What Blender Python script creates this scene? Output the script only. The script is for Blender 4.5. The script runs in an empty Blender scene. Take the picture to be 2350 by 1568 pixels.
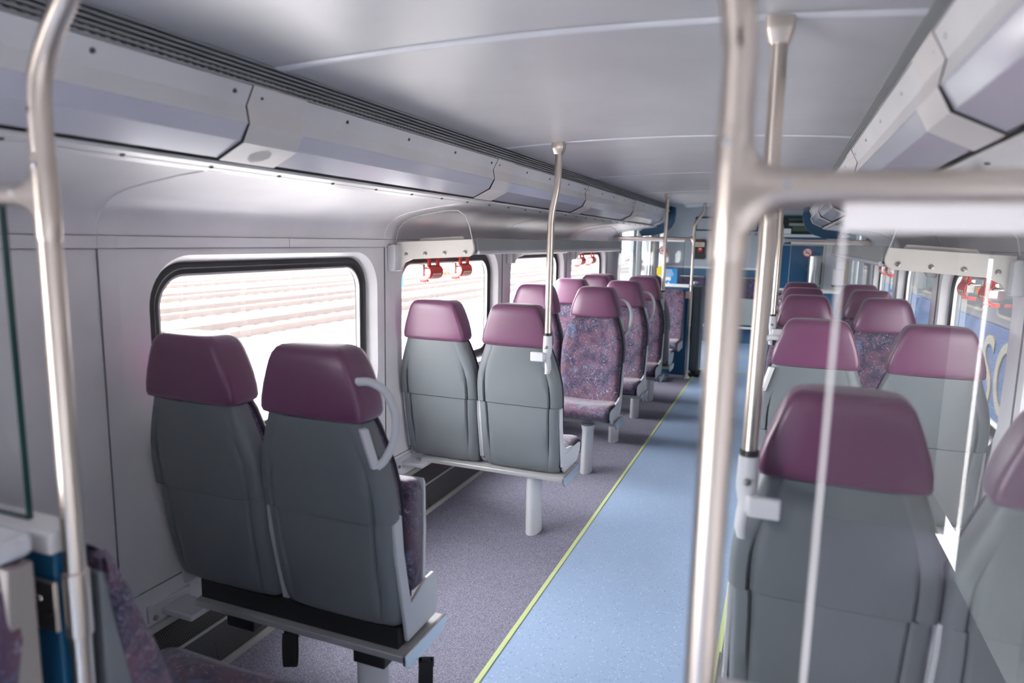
import bpy, bmesh, math, random
from mathutils import Vector, Matrix
random.seed(7)
C = bpy.context.scene.collection
R = math.radians
XC = -0.015                      # centre line of the car
def xs(s, d): return XC + s*d

# ------------------------------------------------------------------ materials
MATS = {}
def nt(name):
    m = bpy.data.materials.new(name); m.use_nodes = True
    t = m.node_tree; b = t.nodes['Principled BSDF']
    MATS[name] = m
    return m, t, b
def N(t, typ, **kw):
    n = t.nodes.new(typ)
    for k, v in kw.items():
        if k in n.inputs: n.inputs[k].default_value = v
        else: setattr(n, k, v)
    return n
def L(t, a, b): t.links.new(a, b)
def ramp(t, fac, stops, interp='LINEAR'):
    r = t.nodes.new('ShaderNodeValToRGB'); r.color_ramp.interpolation = interp
    e = r.color_ramp.elements
    while len(e) < len(stops): e.new(0.5)
    for i, (p, c) in enumerate(stops):
        e[i].position = p; e[i].color = (c[0], c[1], c[2], 1)
    L(t, fac, r.inputs['Fac']); return r.outputs['Color']
def mixc(t, fac, a, b):
    n = t.nodes.new('ShaderNodeMix'); n.data_type = 'RGBA'
    for i, v in ((0, fac), (6, a), (7, b)):
        if hasattr(v, 'links') or isinstance(v, bpy.types.NodeSocket): L(t, v, n.inputs[i])
        elif i == 0: n.inputs[0].default_value = v
        else: n.inputs[i].default_value = (v[0], v[1], v[2], 1)
    return n.outputs[2]
def math_(t, op, a, b=None, c=None):
    n = t.nodes.new('ShaderNodeMath'); n.operation = op
    for i, v in enumerate((a, b, c)):
        if v is None: continue
        if isinstance(v, bpy.types.NodeSocket): L(t, v, n.inputs[i])
        else: n.inputs[i].default_value = v
    return n.outputs[0]
def bump(t, b, h, strength=.2, dist=.002):
    n = N(t, 'ShaderNodeBump'); n.inputs['Strength'].default_value = strength; n.inputs['Distance'].default_value = dist
    L(t, h, n.inputs['Height']); L(t, n.outputs[0], b.inputs['Normal'])
def coord(t): return N(t, 'ShaderNodeTexCoord').outputs['Object']
def plain(name, col, rough=.5, metal=0, spec=.5, grain=0, gscale=300, coat=0, vary=.06):
    m, t, b = nt(name)
    b.inputs['Roughness'].default_value = rough; b.inputs['Metallic'].default_value = metal
    b.inputs['Specular IOR Level'].default_value = spec
    b.inputs['Coat Weight'].default_value = coat
    n = N(t, 'ShaderNodeTexNoise', Scale=3.0, Detail=3.0); L(t, coord(t), n.inputs['Vector'])
    lo = [c*(1-vary) for c in col]; hi = [min(1, c*(1+vary)) for c in col]
    L(t, ramp(t, n.outputs['Fac'], [(.3, lo), (.7, hi)]), b.inputs['Base Color'])
    if grain:
        g = N(t, 'ShaderNodeTexNoise', Scale=float(gscale), Detail=2.0); L(t, coord(t), g.inputs['Vector'])
        bump(t, b, g.outputs['Fac'], grain, .001)
    return m
plain('wall_white', (.74, .72, .73), .36, grain=.04, gscale=500)
plain('cove_white', (.67, .66, .69), .26, grain=.03, gscale=500)
plain('ceiling_grey', (.60, .585, .585), .34, grain=.05, gscale=700)
plain('seam_grey', (.86, .87, .90), .4)
plain('housing_white', (.74, .725, .715), .35)
plain('cover_cream', (.74, .70, .67), .38)
plain('cream_plastic', (.66, .63, .58), .4)
plain('plastic_grey', (.60, .61, .63), .42, grain=.05)
plain('rail_grey', (.47, .48, .48), .38, metal=.35)
plain('rack_grey', (.33, .34, .335), .42, metal=.3)
plain('shell_grey', (.155, .172, .183), .44, grain=.12, gscale=900)
plain('shell_lower', (.17, .187, .199), .42, grain=.1, gscale=900)
plain('taupe_shell', (.30, .27, .25), .5, grain=.1)
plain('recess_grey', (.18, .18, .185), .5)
plain('seam_line', (.20, .20, .21), .6)
plain('groove_dark', (.02, .02, .022), .6)
plain('rubber', (.018, .019, .02), .5)
plain('black_plastic', (.02, .02, .022), .4)
plain('dark_cabinet', (.13, .15, .16), .42, metal=.2)
plain('blue_panel', (.012, .10, .21), .45)
plain('blue_light', (.065, .15, .255), .45)
plain('blue_fascia', (.018, .085, .17), .4)
plain('rear_grey', (.16, .16, .16), .5)
plain('end_white', (.50, .52, .545), .45)
plain('steel', (.66, .585, .515), .30, metal=1)
plain('stainless', (.62, .62, .60), .22, metal=1)
plain('chrome', (.75, .75, .75), .08, metal=1)
plain('red_plastic', (.62, .03, .018), .35)
plain('red_sign', (.70, .03, .02), .5)
plain('label_cream', (.72, .66, .52), .6)
plain('sign_white', (.85, .85, .84), .5)
plain('sign_blue', (.02, .27, .62), .5)
plain('yellow', (.80, .62, .04), .5)
plain('pale_green', (.42, .52, .36), .5)
plain('text_orange', (.90, .24, .02), .5)
plain('text_dark', (.03, .03, .035), .5)
plain('strip_green', (.50, .58, .27), .5)
plain('screen_dark', (.012, .02, .018), .25)
plain('screen_green', (.06, .10, .06), .3)
plain('bolt_steel', (.30, .29, .27), .35, metal=.9)
plain('screw_dark', (.10, .10, .10), .5, metal=.5)
plain('strap_black', (.012, .012, .014), .7, grain=.2)
plain('rail_rust', (.12, .097, .089), .6)
plain('sleeper', (.16, .14, .132), .8)
plain('train_silver_shaded', (.036, .039, .041), 1, spec=0)  # shade on the parked train is put into these very dark, matte colours
plain('train_blue_shaded', (.020, .029, .048), 1, spec=0)
plain('train_letter_shaded', (.060, .057, .047), 1, spec=0)
plain('train_glass_shaded', (.024, .027, .029), 1, spec=0)
plain('tan_frame', (.42, .36, .28), .5)
plain('metal_underside', (.42, .42, .40), .45)

def leather(name, col, rough=.42):
    m, t, b = nt(name)
    n = N(t, 'ShaderNodeTexNoise', Scale=2.2, Detail=4.0); L(t, coord(t), n.inputs['Vector'])
    L(t, ramp(t, n.outputs['Fac'], [(.3, [c*.92 for c in col]), (.7, [c*1.08 for c in col])]), b.inputs['Base Color'])
    v = N(t, 'ShaderNodeTexVoronoi', Scale=420.0); L(t, coord(t), v.inputs['Vector'])
    bump(t, b, v.outputs['Distance'], .12, .001)
    b.inputs['Roughness'].default_value = rough
    b.inputs['Sheen Weight'].default_value = .2; b.inputs['Specular IOR Level'].default_value = .75
leather('purple_leather', (.138, .039, .098), .36)
plain('piping_dark', (.016, .015, .028), .8)
leather('piping_purple', (.06, .02, .045))

def fabric():
    m, t, b = nt('moquette')
    co = coord(t)
    n1 = N(t, 'ShaderNodeTexNoise', Scale=11.0, Detail=4.0, Distortion=1.4); L(t, co, n1.inputs['Vector'])
    base = ramp(t, n1.outputs['Fac'], [(.28, (.014, .016, .040)), (.42, (.042, .026, .060)), (.52, (.078, .040, .082)), (.63, (.115, .050, .075)), (.76, (.052, .030, .066))])
    n2 = N(t, 'ShaderNodeTexNoise', Scale=10.0, Detail=3.0, Distortion=1.6)
    mp = N(t, 'ShaderNodeMapping'); mp.inputs['Location'].default_value = (3.1, 1.7, 5.2); L(t, co, mp.inputs['Vector']); L(t, mp.outputs[0], n2.inputs['Vector'])
    blob = ramp(t, n2.outputs['Fac'], [(.59, (0, 0, 0)), (.68, (.85, .85, .85))])
    c1 = mixc(t, blob, base, (.10, .125, .215))
    # thin pale curls
    n3 = N(t, 'ShaderNodeTexNoise', Scale=30.0, Detail=1.5, Distortion=2.6); L(t, mp.outputs[0], n3.inputs['Vector'])
    d = math_(t, 'ABSOLUTE', math_(t, 'SUBTRACT', n3.outputs['Fac'], .5))
    line = math_(t, 'LESS_THAN', d, .020)
    n4 = N(t, 'ShaderNodeTexNoise', Scale=6.0, Detail=2.0); L(t, co, n4.inputs['Vector'])
    mask = ramp(t, n4.outputs['Fac'], [(.38, (0, 0, 0)), (.55, (1, 1, 1))])
    lm = math_(t, 'MULTIPLY', math_(t, 'MULTIPLY', line, mask), .7)
    c2 = mixc(t, lm, c1, (.24, .245, .33))
    n5 = N(t, 'ShaderNodeTexNoise', Scale=30.0, Detail=2.0, Distortion=2.5); L(t, co, n5.inputs['Vector'])
    dots = math_(t, 'MULTIPLY', math_(t, 'GREATER_THAN', n5.outputs['Fac'], .66), .75)
    c3 = mixc(t, dots, c2, (.25, .26, .34))
    L(t, c3, b.inputs['Base Color'])
    b.inputs['Roughness'].default_value = .85; b.inputs['Sheen Weight'].default_value = .35
    w = N(t, 'ShaderNodeTexNoise', Scale=900.0, Detail=1.0); L(t, co, w.inputs['Vector'])
    bump(t, b, w.outputs['Fac'], .3, .001)
fabric()

def carpet():
    m, t, b = nt('carpet')
    co = coord(t)
    mp = N(t, 'ShaderNodeMapping'); mp.inputs['Scale'].default_value = (1, .75, 1); L(t, co, mp.inputs['Vector'])
    v = N(t, 'ShaderNodeTexVoronoi', Scale=230.0); v.inputs['Randomness'].default_value = .6; L(t, mp.outputs[0], v.inputs['Vector'])
    rnd = N(t, 'ShaderNodeTexNoise', Scale=260.0, Detail=1.0); L(t, co, rnd.inputs['Vector'])
    f = math_(t, 'ADD', math_(t, 'MULTIPLY', v.outputs['Distance'], 1.1), math_(t, 'MULTIPLY', math_(t, 'SUBTRACT', rnd.outputs['Fac'], .5), .9))
    L(t, ramp(t, f, [(.10, (.36, .355, .415)), (.36, (.265, .26, .315)), (.66, (.15, .147, .20))]), b.inputs['Base Color'])
    b.inputs['Roughness'].default_value = .95; b.inputs['Specular IOR Level'].default_value = .1
    bump(t, b, v.outputs['Distance'], .5, .003)
carpet()

def vinyl():
    m, t, b = nt('blue_vinyl')
    co = coord(t)
    v = N(t, 'ShaderNodeTexVoronoi', Scale=120.0); L(t, co, v.inputs['Vector'])
    sep = N(t, 'ShaderNodeSeparateColor'); L(t, v.outputs['Color'], sep.inputs[0])
    near = math_(t, 'LESS_THAN', v.outputs['Distance'], .26)
    w = math_(t, 'MULTIPLY', near, math_(t, 'GREATER_THAN', sep.outputs[0], .80))
    k = math_(t, 'MULTIPLY', near, math_(t, 'LESS_THAN', sep.outputs[0], .13))
    n = N(t, 'ShaderNodeTexNoise', Scale=1.6, Detail=2.0); L(t, co, n.inputs['Vector'])
    base = ramp(t, n.outputs['Fac'], [(.3, (.275, .375, .53)), (.7, (.30, .40, .555))])
    c = mixc(t, w, base, (.62, .66, .72)); c = mixc(t, k, c, (.07, .13, .36))
    L(t, c, b.inputs['Base Color'])
    b.inputs['Roughness'].default_value = .42
    g = N(t, 'ShaderNodeTexNoise', Scale=160.0, Detail=2.0); L(t, co, g.inputs['Vector'])
    bump(t, b, g.outputs['Fac'], .12, .002)
vinyl()

def perforated(name, lo, hi, sx, sy, sz, thr):
    m, t, b = nt(name)
    sp = N(t, 'ShaderNodeSeparateXYZ'); L(t, coord(t), sp.inputs[0])
    a = math_(t, 'SINE', math_(t, 'MULTIPLY', sp.outputs['Y'], sy))
    z = math_(t, 'ADD', math_(t, 'MULTIPLY', sp.outputs['X'], sx), math_(t, 'MULTIPLY', sp.outputs['Z'], sz))
    c = math_(t, 'SINE', z)
    f = math_(t, 'GREATER_THAN', math_(t, 'MULTIPLY', a, c), thr)
    L(t, mixc(t, f, hi, lo), b.inputs['Base Color'])
    b.inputs['Roughness'].default_value = .45; b.inputs['Metallic'].default_value = .2
perforated('heater_mesh', (.008, .008, .008), (.13, .13, .125), 760, 800, 760, .0)

def lens():
    m, t, b = nt('lamp_lens')
    n = N(t, 'ShaderNodeTexNoise', Scale=1.2, Detail=2.0); L(t, coord(t), n.inputs['Vector'])
    L(t, ramp(t, n.outputs['Fac'], [(.3, (.60, .60, .67)), (.7, (.65, .65, .71))]), b.inputs['Base Color'])
    b.inputs['Roughness'].default_value = .2; b.inputs['Coat Weight'].default_value = .6; b.inputs['Coat Roughness'].default_value = .12
lens()

def glass(name, tint, ior=1.45, rough=0.0):
    m = bpy.data.materials.new(name); m.use_nodes = True; t = m.node_tree
    MATS[name] = m
    for n in list(t.nodes): t.nodes.remove(n)
    o = N(t, 'ShaderNodeOutputMaterial'); mx = N(t, 'ShaderNodeMixShader')
    tr = N(t, 'ShaderNodeBsdfTransparent'); tr.inputs[0].default_value = (*tint, 1)
    gl = N(t, 'ShaderNodeBsdfGlossy'); gl.inputs['Roughness'].default_value = rough; gl.inputs[0].default_value = (1, 1, 1, 1)
    # facing-based reflectance that is symmetric for both sides of a thin pane
    lw = N(t, 'ShaderNodeLayerWeight'); lw.inputs['Blend'].default_value = .5
    f = math_(t, 'ADD', math_(t, 'MULTIPLY', math_(t, 'POWER', lw.outputs['Facing'], 5.0), .9), .045)
    L(t, f, mx.inputs[0]); L(t, tr.outputs[0], mx.inputs[1]); L(t, gl.outputs[0], mx.inputs[2]); L(t, mx.outputs[0], o.inputs[0])
glass('window_glass', (.90, .90, .90))
glass('tinted_glass', (.62, .64, .65))
glass('clear_glass', (.95, .96, .96))
glass('acrylic', (.97, .97, .965))
plain('glass_edge', (.012, .055, .05), .15)
plain('frosted', (.86, .83, .82), .45)

# ground outside
def ballast():
    m, t, b = nt('ballast')
    n = N(t, 'ShaderNodeTexNoise', Scale=9.0, Detail=6.0); L(t, coord(t), n.inputs['Vector'])
    L(t, ramp(t, n.outputs['Fac'], [(.3, (.46, .44, .425)), (.7, (.58, .565, .55))]), b.inputs['Base Color'])
    b.inputs['Roughness'].default_value = .95
ballast()
plain('track_ballast', (.27, .25, .24), .95, vary=.25)
M = MATS

# ------------------------------------------------------------------ mesh builder
class MB:
    def __init__(s): s.v = []; s.f = []; s.mi = []; s.cur = 0
    def add(s, vs, fs):
        o = len(s.v); s.v += [tuple(v) for v in vs]
        s.f += [tuple(i+o for i in f) for f in fs]; s.mi += [s.cur]*len(fs); return s
    def box(s, x0, x1, y0, y1, z0, z1):
        vs = [(x, y, z) for x in (x0, x1) for y in (y0, y1) for z in (z0, z1)]
        return s.add(vs, [(0,1,3,2),(4,6,7,5),(0,4,5,1),(2,3,7,6),(0,2,6,4),(1,5,7,3)])
    def ring_loft(s, rings, closed=True, caps=True):
        n = len(rings[0]); vs = [p for r in rings for p in r]; fs = []
        for i in range(len(rings)-1):
            for j in range(n if closed else n-1):
                k = (j+1) % n
                fs.append((i*n+j, i*n+k, (i+1)*n+k, (i+1)*n+j))
        if caps and closed:
            fs.append(tuple(range(n))[::-1]); fs.append(tuple((len(rings)-1)*n+j for j in range(n)))
        return s.add(vs, fs)
    def prism(s, poly, axis, a0, a1):
        def P(u, v, a):
            return {'x': (a, u, v), 'y': (u, a, v), 'z': (u, v, a)}[axis]
        return s.ring_loft([[P(u, v, a0) for u, v in poly], [P(u, v, a1) for u, v in poly]])
    def strip(s, poly, y0, y1):      # open profile (x,z) extruded along y
        return s.ring_loft([[(x, y0, z) for x, z in poly], [(x, y1, z) for x, z in poly]], closed=False)
    def tube(s, pts, r, seg=12, caps=True, ry=None):
        pts = [Vector(p) for p in pts]; rings = []
        rr = r if isinstance(r, (list, tuple)) else [r]*len(pts)
        up = None
        for i, p in enumerate(pts):
            a = pts[max(i-1, 0)]; b = pts[min(i+1, len(pts)-1)]
            t = (b-a).normalized()
            if up is None:
                up = Vector((0, 0, 1)) if abs(t.z) < .9 else Vector((1, 0, 0))
            u = (up - t*up.dot(t)).normalized(); w = t.cross(u); up = u
            rings.append([p + (u*math.cos(2*math.pi*k/seg) + w*math.sin(2*math.pi*k/seg))*rr[i] for k in range(seg)])
        return s.ring_loft(rings, caps=caps)
    def lathe(s, prof, c, seg=20, axis='z'):
        rings = []
        for r, h in prof:
            ring = []
            for k in range(seg):
                a = 2*math.pi*k/seg; u, v = r*math.cos(a), r*math.sin(a)
                ring.append({'z': (c[0]+u, c[1]+v, c[2]+h), 'y': (c[0]+u, c[1]+h, c[2]+v), 'x': (c[0]+h, c[1]+u, c[2]+v)}[axis])
            rings.append(ring)
        return s.ring_loft(rings)
    def build(s, name, mat, parent=None, bevel=0, angle=35, seg=2, label=None):
        me = bpy.data.meshes.new(name); me.from_pydata(s.v, [], s.f)
        bm = bmesh.new(); bm.from_mesh(me); bmesh.ops.recalc_face_normals(bm, faces=bm.faces); bm.to_mesh(me); bm.free()
        mats = mat if isinstance(mat, (list, tuple)) else [mat]
        for q in mats: me.materials.append(M[q])
        if len(mats) > 1:
            for p, i in zip(me.polygons, s.mi): p.material_index = i
        me.shade_smooth(); me.set_sharp_from_angle(angle=R(angle))
        o = bpy.data.objects.new(name, me); C.objects.link(o)
        if parent is not None: o.parent = parent
        if bevel:
            b = o.modifiers.new('bevel', 'BEVEL'); b.width = bevel; b.segments = seg; b.limit_method = 'ANGLE'; b.angle_limit = R(40)
        if label: o['label'] = label
        return o

def thing(name, label, cat, loc=(0, 0, 0), rz=0, group=None):
    o = bpy.data.objects.new(name, None); C.objects.link(o); o.empty_display_size = .1
    o.location = loc; o.rotation_euler = (0, 0, rz); o['label'] = label; o['category'] = cat; o['kind'] = 'thing'
    if group: o['group'] = group
    return o
def tag(o, label, cat, group=None, kind='thing'):
    o['label'] = label; o['category'] = cat; o['kind'] = kind
    if group: o['group'] = group
    return o
def struct(o, label=None):
    o['kind'] = 'structure'
    if label: o['label'] = label
    return o
def dup(root, loc, rz, label, group=None):
    kids = {}
    for o in ALLCH(root): kids.setdefault(o.parent, []).append(o)
    r = root.copy(); C.objects.link(r); r.location = loc; r.rotation_euler = (0, 0, rz); r['label'] = label
    if group: r['group'] = group
    def rec(src, dst):
        for ch in kids.get(src, []):
            c = ch.copy(); C.objects.link(c); c.parent = dst; rec(ch, c)
    rec(root, r); return r
def ALLCH(o):
    out = []
    for ch in bpy.data.objects:
        p = ch.parent
        while p is not None:
            if p == o: out.append(ch); break
            p = p.parent
    return out
def text(name, body, size, mat, loc, rot, parent=None, ext=.0006, align='CENTER', sx=1):
    cu = bpy.data.curves.new(name, 'FONT'); cu.body = body; cu.size = size; cu.align_x = align; cu.align_y = 'CENTER'; cu.extrude = ext
    cu.materials.append(M[mat])
    tmp = bpy.data.objects.new(name, cu); C.objects.link(tmp)
    dg = bpy.context.evaluated_depsgraph_get(); dg.update()
    me = bpy.data.meshes.new_from_object(tmp.evaluated_get(dg)); bpy.data.objects.remove(tmp); me.name = name
    if not me.materials: me.materials.append(M[mat])
    for v in me.vertices: v.co.x *= sx
    o = bpy.data.objects.new(name, me); C.objects.link(o); o.location = loc; o.rotation_euler = rot
    if parent is not None: o.parent = parent
    return o
def rrect(cx, cy, hw, hh, r, k=8):
    pts = []
    for qx, qy, a0 in ((1, 1, 0), (-1, 1, 90), (-1, -1, 180), (1, -1, 270)):
        for i in range(k+1):
            a = R(a0 + 90*i/k); pts.append((cx+qx*(hw-r)+r*math.cos(a), cy+qy*(hh-r)+r*math.sin(a)))
    return pts
def arc(c, r, a0, a1, n): return [(c[0]+r*math.cos(R(a0+(a1-a0)*i/n)), c[1]+r*math.sin(R(a0+(a1-a0)*i/n))) for i in range(n+1)]
def bez(pts, n=10):   # catmull-rom through points
    P = [Vector(p) for p in pts]; P = [P[0]*2-P[1]] + P + [P[-1]*2-P[-2]]; out = []
    for i in range(1, len(P)-2):
        for j in range(n):
            t = j/n; a, b, c, d = P[i-1:i+3]
            out.append(.5*((2*b)+(c-a)*t+(2*a-5*b+4*c-d)*t*t+(3*b-a-3*c+d)*t**3))
    out.append(P[-2]); return out

# ------------------------------------------------------------------ the shell
Y0, Y1, YE = -2.7, 7.80, 10.95       # rear wall, end of seating area, far end wall
WD = 1.325                            # wall distance from centre line
COVE = [(.875, 1.668), (.93, 1.661), (1.00, 1.653), (1.12, 1.634), (1.19, 1.620), (1.24, 1.604), (1.275, 1.585), (1.302, 1.560), (1.318, 1.528), (1.325, 1.490)]
WIN = [2.21+1.525*k for k in range(4)]
ZC, HW, HH = 1.062, .648, .367

o = MB().box(-.378, .378, Y0, 7.9, -.06, 0); o.box(XC-1.4, XC+1.4, 7.9, YE, -.06, 0)
struct(o.build('floor', 'blue_vinyl'))
for s, nm in ((-1, 'left'), (1, 'right')):
    a, b = sorted((s*.378, xs(s, 1.36)))
    struct(MB().box(a, b, Y0, 7.9, -.06, 0).build('floor_carpet_'+nm, 'carpet'))
    a, b = sorted((s*.3665, s*.3855))
    t_ = MB(); t_.box(a, b, Y0, 7.9, -.004, .004)
    tag(t_.build('floor_strip', 'strip_green', bevel=.0015), 'pale green edging strip between the blue aisle floor and the '+('carpet on the left' if s < 0 else 'carpet on the right'), 'floor strip')
# thin joint across the aisle vinyl
tag(MB().box(XC-.352, XC+.352, 1.84, 1.8416, -.002, .0006).build('floor_joint', 'groove_dark'), 'thin dark joint across the blue aisle floor', 'floor joint')
for y, x0, x1 in ((8.35, -.35, .36), (9.55, -.35, .75)):
    tag(MB().box(x0, x1, y, y+.03, -.002, .003).build('floor_stripe', 'strip_green'), 'yellow line painted across the far vestibule floor, '+('nearer one' if y < 9 else 'farther one'), 'floor line')
tag(MB().prism([(-.335, 8.36), (-.305, 8.36), (-.215, 9.0), (-.245, 9.0)], 'z', -.002, .003).build('floor_stripe', 'strip_green'), 'slanted yellow line on the far floor beside the dark cabinet', 'floor line')

def wall(s, nm):
    m = MB()
    # cove
    pts = [(xs(s, d), z) for d, z in COVE]
    m.strip(pts, Y0, 7.86)
    zt, zb = 1.490, .225
    cuts = [1.42] + [2.21+1.525*k+.7625 for k in range(4)]
    X = xs(s, WD)
    m.add([(X, -.35, zb), (X, cuts[0], zb), (X, cuts[0], zt), (X, -.35, zt)], [(0, 1, 2, 3)])
    m.add([(X, Y0, zb), (X, -2.15, zb), (X, -2.15, zt), (X, Y0, zt)], [(0, 1, 2, 3)])
    m.add([(X, cuts[4], zb), (X, 7.86, zb), (X, 7.86, zt), (X, cuts[4], zt)], [(0, 1, 2, 3)])
    K = 10
    for i, yc in enumerate(WIN):
        ya, yb = cuts[i], cuts[i+1]
        inner = rrect(yc, ZC, HW, HH, .17, K)
        outer = []
        for p in inner:
            dy, dz = p[0]-yc, p[1]-ZC
            ty = ((yb-yc) if dy > 0 else (ya-yc))/dy if abs(dy) > 1e-6 else 1e9
            tz = ((zt-ZC) if dz > 0 else (zb-ZC))/dz if abs(dz) > 1e-6 else 1e9
            t = min(ty, tz); outer.append([yc+dy*t, ZC+dz*t])
        for cy, cz in ((ya, zb), (ya, zt), (yb, zb), (yb, zt)):
            j = min(range(len(outer)), key=lambda q: (outer[q][0]-cy)**2+(outer[q][1]-cz)**2); outer[j] = [cy, cz]
        mid = rrect(yc, ZC, .638, .358, .16, K); deep = rrect(yc, ZC, .612, .338, .14, K)
        rings = [[(X, a, b) for a, b in outer], [(X, a, b) for a, b in inner],
                 [(xs(s, WD+.012), a, b) for a, b in mid], [(xs(s, WD+.052), a, b) for a, b in deep], [(xs(s, WD+.075), a, b) for a, b in deep]]
        m.ring_loft(rings, caps=False)
    # belt line and raised ribs
    a, b = sorted((xs(s, WD-.004), xs(s, WD+.002)))
    yy = [-.35, 1.395] + [v for k in range(4) for v in (1.46+1.525*k, 2.22+1.525*k, 2.223+1.525*k, 2.92+1.525*k)] + [7.56, 7.86]
    for i in range(0, len(yy), 2): m.box(a, b, yy[i], yy[i+1], 1.453, 1.488)
    for y in [1.43+1.525*k for k in range(5)]:
        prof = [(.897, 1.6655)] + COVE[1:]
        pr_ = [(xs(s, d-.002*(.3 if z > 1.6 else 1)), z-.006 if z > 1.55 else z) for d, z in prof]
        pr_ = [(xs(s, d) - s*.0028*min(1, max(.15, (1.655-z)/.08)), z-.003*min(1, max(0, (z-1.5)/.1))) for d, z in prof] + [(xs(s, WD-.0028), .30)]
        m.strip(pr_, y-.030, y+.030)
        for q in (-.030, .030):
            back = [(x+s*.010, z+.008) for x, z in pr_]
            n = len(pr_)
            vs = [(x, y+q, z) for x, z in pr_] + [(x, y+q*1.25, z) for x, z in back]
            m.add(vs, [(i, i+1, n+i+1, n+i) for i in range(n-1)])
    # lower kick panel, proud of the wall
    m.box(*sorted((xs(s, WD-.005), xs(s, WD+.01))), -.35, 7.86, .232, .354)
    w = struct(m.build('wall_'+nm, 'wall_white', angle=40))
    # dark seams
    g = MB()
    for z in (.3555, 1.4515, 1.4895): g.box(*sorted((xs(s, WD-.0052), xs(s, WD+.002))), -.35, 7.86, z-.0006, z+.0006)
    for y in [1.395+1.525*k for k in range(5)]: g.box(*sorted((xs(s, WD-.0062), xs(s, WD))), y-.0007, y+.0007, .26, 1.45)
    g.build('panel_seams', 'seam_line', w)
    sc = MB()
    for y in [1.41+1.525*k for k in range(5)]:
        for z in (.31,): sc.lathe([(.005, 0), (.005, .002), (.003, .003)], (xs(s, WD-.006), y, z), 8, 'x')
    sc.build('screws', 'screw_dark', w)
    return w
WL = wall(-1, 'left'); WR = wall(1, 'right')

# windows
for s, nm in ((-1, 'left'), (1, 'right')):
    for i, yc in enumerate(WIN):
        n = 4*(s > 0)+i+1
        K = 10
        go = rrect(yc, ZC, .615, .341, .142, K); gi = rrect(yc, ZC, .572, .301, .11, K); gm = rrect(yc, ZC, .597, .323, .128, K)
        m = MB()
        m.ring_loft([[(xs(s, WD+.075), a, b) for a, b in go], [(xs(s, WD+.045), a, b) for a, b in go], [(xs(s, WD+.038), a, b) for a, b in gm],
                     [(xs(s, WD+.045), a, b) for a, b in rrect(yc, ZC, .590, .316, .124, K)], [(xs(s, WD+.045), a, b) for a, b in rrect(yc, ZC, .583, .311, .12, K)],
                     [(xs(s, WD+.050), a, b) for a, b in gi], [(xs(s, WD+.078), a, b) for a, b in gi]], caps=False)
        fr = struct(m.build('window_%d' % n, 'rubber', angle=50), 'rounded train window with black rubber gasket in the %s wall' % nm)
        p = MB(); rr = rrect(yc, ZC, .580, .309, .115, K)
        p.add([(xs(s, WD+.066), a, b) for a, b in rr], [tuple(range(len(rr)))])
        p.build('pane', 'window_glass', fr)
        l = MB()
        l.ring_loft([[(xs(s, WD+.049), a, b) for a, b in rrect(yc, ZC, .573, .302, .111, K)], [(xs(s, WD+.049), a, b) for a, b in rrect(yc, ZC, .566, .295, .105, K)], [(xs(s, WD+.065), a, b) for a, b in rrect(yc, ZC, .566, .295, .105, K)]], caps=False)
        l.build('inner_frame', 'rail_grey', fr)

# ceiling
def ceil_z(x): return 1.944 - .026*((x-XC)/.72)**2
cp = [(XC+.722*t/12, ceil_z(XC+.722*t/12)) for t in range(-12, 13)]
m = MB(); m.strip(cp, Y0, 7.86)
m.add([(x, 7.86, z) for x, z in cp] + [(x, 7.86, 2.3) for x, z in cp], [(i, i+1, 25+i+1, 25+i) for i in range(24)])
struct(m.build('ceiling', 'ceiling_grey', angle=60))
for i, y in enumerate((-.06, 1.47, 3.0, 4.53, 6.06)):
    q = [(x, z-.004) for x, z in cp[0:]]; w = .019
    m = MB(); m.ring_loft([[(x, y-w, z+.003) for x, z in q], [(x, y-w*.7, z) for x, z in q], [(x, y+w*.7, z) for x, z in q], [(x, y+w, z+.003) for x, z in q]], closed=False)
    struct(m.build('trim_%d' % (i+1), 'seam_grey'), 'pale curved joint strip across the ceiling')

# outer shell above the windows, unseen, added to keep sky light out
m = MB(); hp_ = [(1.33, 1.46), (1.44, 1.46), (1.45, 1.75), (1.38, 2.05), (1.15, 2.30), (.7, 2.42), (0, 2.46)]
m.strip([(XC-d, z) for d, z in hp_] + [(XC+d, z) for d, z in hp_[::-1][1:]], Y0-.05, 7.88)
struct(m.build('roof', 'train_silver_shaded', angle=60), 'unseen outer roof shell added to stop sky light leaking into the coach')
# vent grilles along the ceiling edges
for s, nm in ((-1, 'left'), (1, 'right')):
    vg = thing('vent_grille', 'long slotted air vent along the %s edge of the ceiling' % nm, 'vent', (xs(s, .73), 2.5, 1.85), 0, 'ceiling air vents')
    def P(m_, name, mat): 
        m_.v = [(x-xs(s, .73), y-2.5, z-1.85) for x, y, z in m_.v]; return m_.build(name, mat, vg)
    m = MB(); m.strip([(xs(s, .718), 1.921), (xs(s, .770), 1.921), (xs(s, .770), 1.8535), (xs(s, .7165), 1.8535)], Y0, 7.86); P(m, 'duct', 'groove_dark')
    m = MB()
    for k in range(6):
        z = 1.9145-.0104*k
        m.box(*sorted((xs(s, .7165+.0006*k), xs(s, .745))), Y0, 7.86, z-.0017, z+.0017)
    m.box(*sorted((xs(s, .712), xs(s, .735))), Y0, 7.86, 1.8578, 1.861)
    P(m, 'slats', 'rail_grey')
    m = MB(); y = Y0
    while y < 7.8:
        m.box(*sorted((xs(s, .732), xs(s, .746))), y, y+.010, 1.861, 1.884); y += .022
    P(m, 'slot_bars', 'rail_grey')

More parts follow.
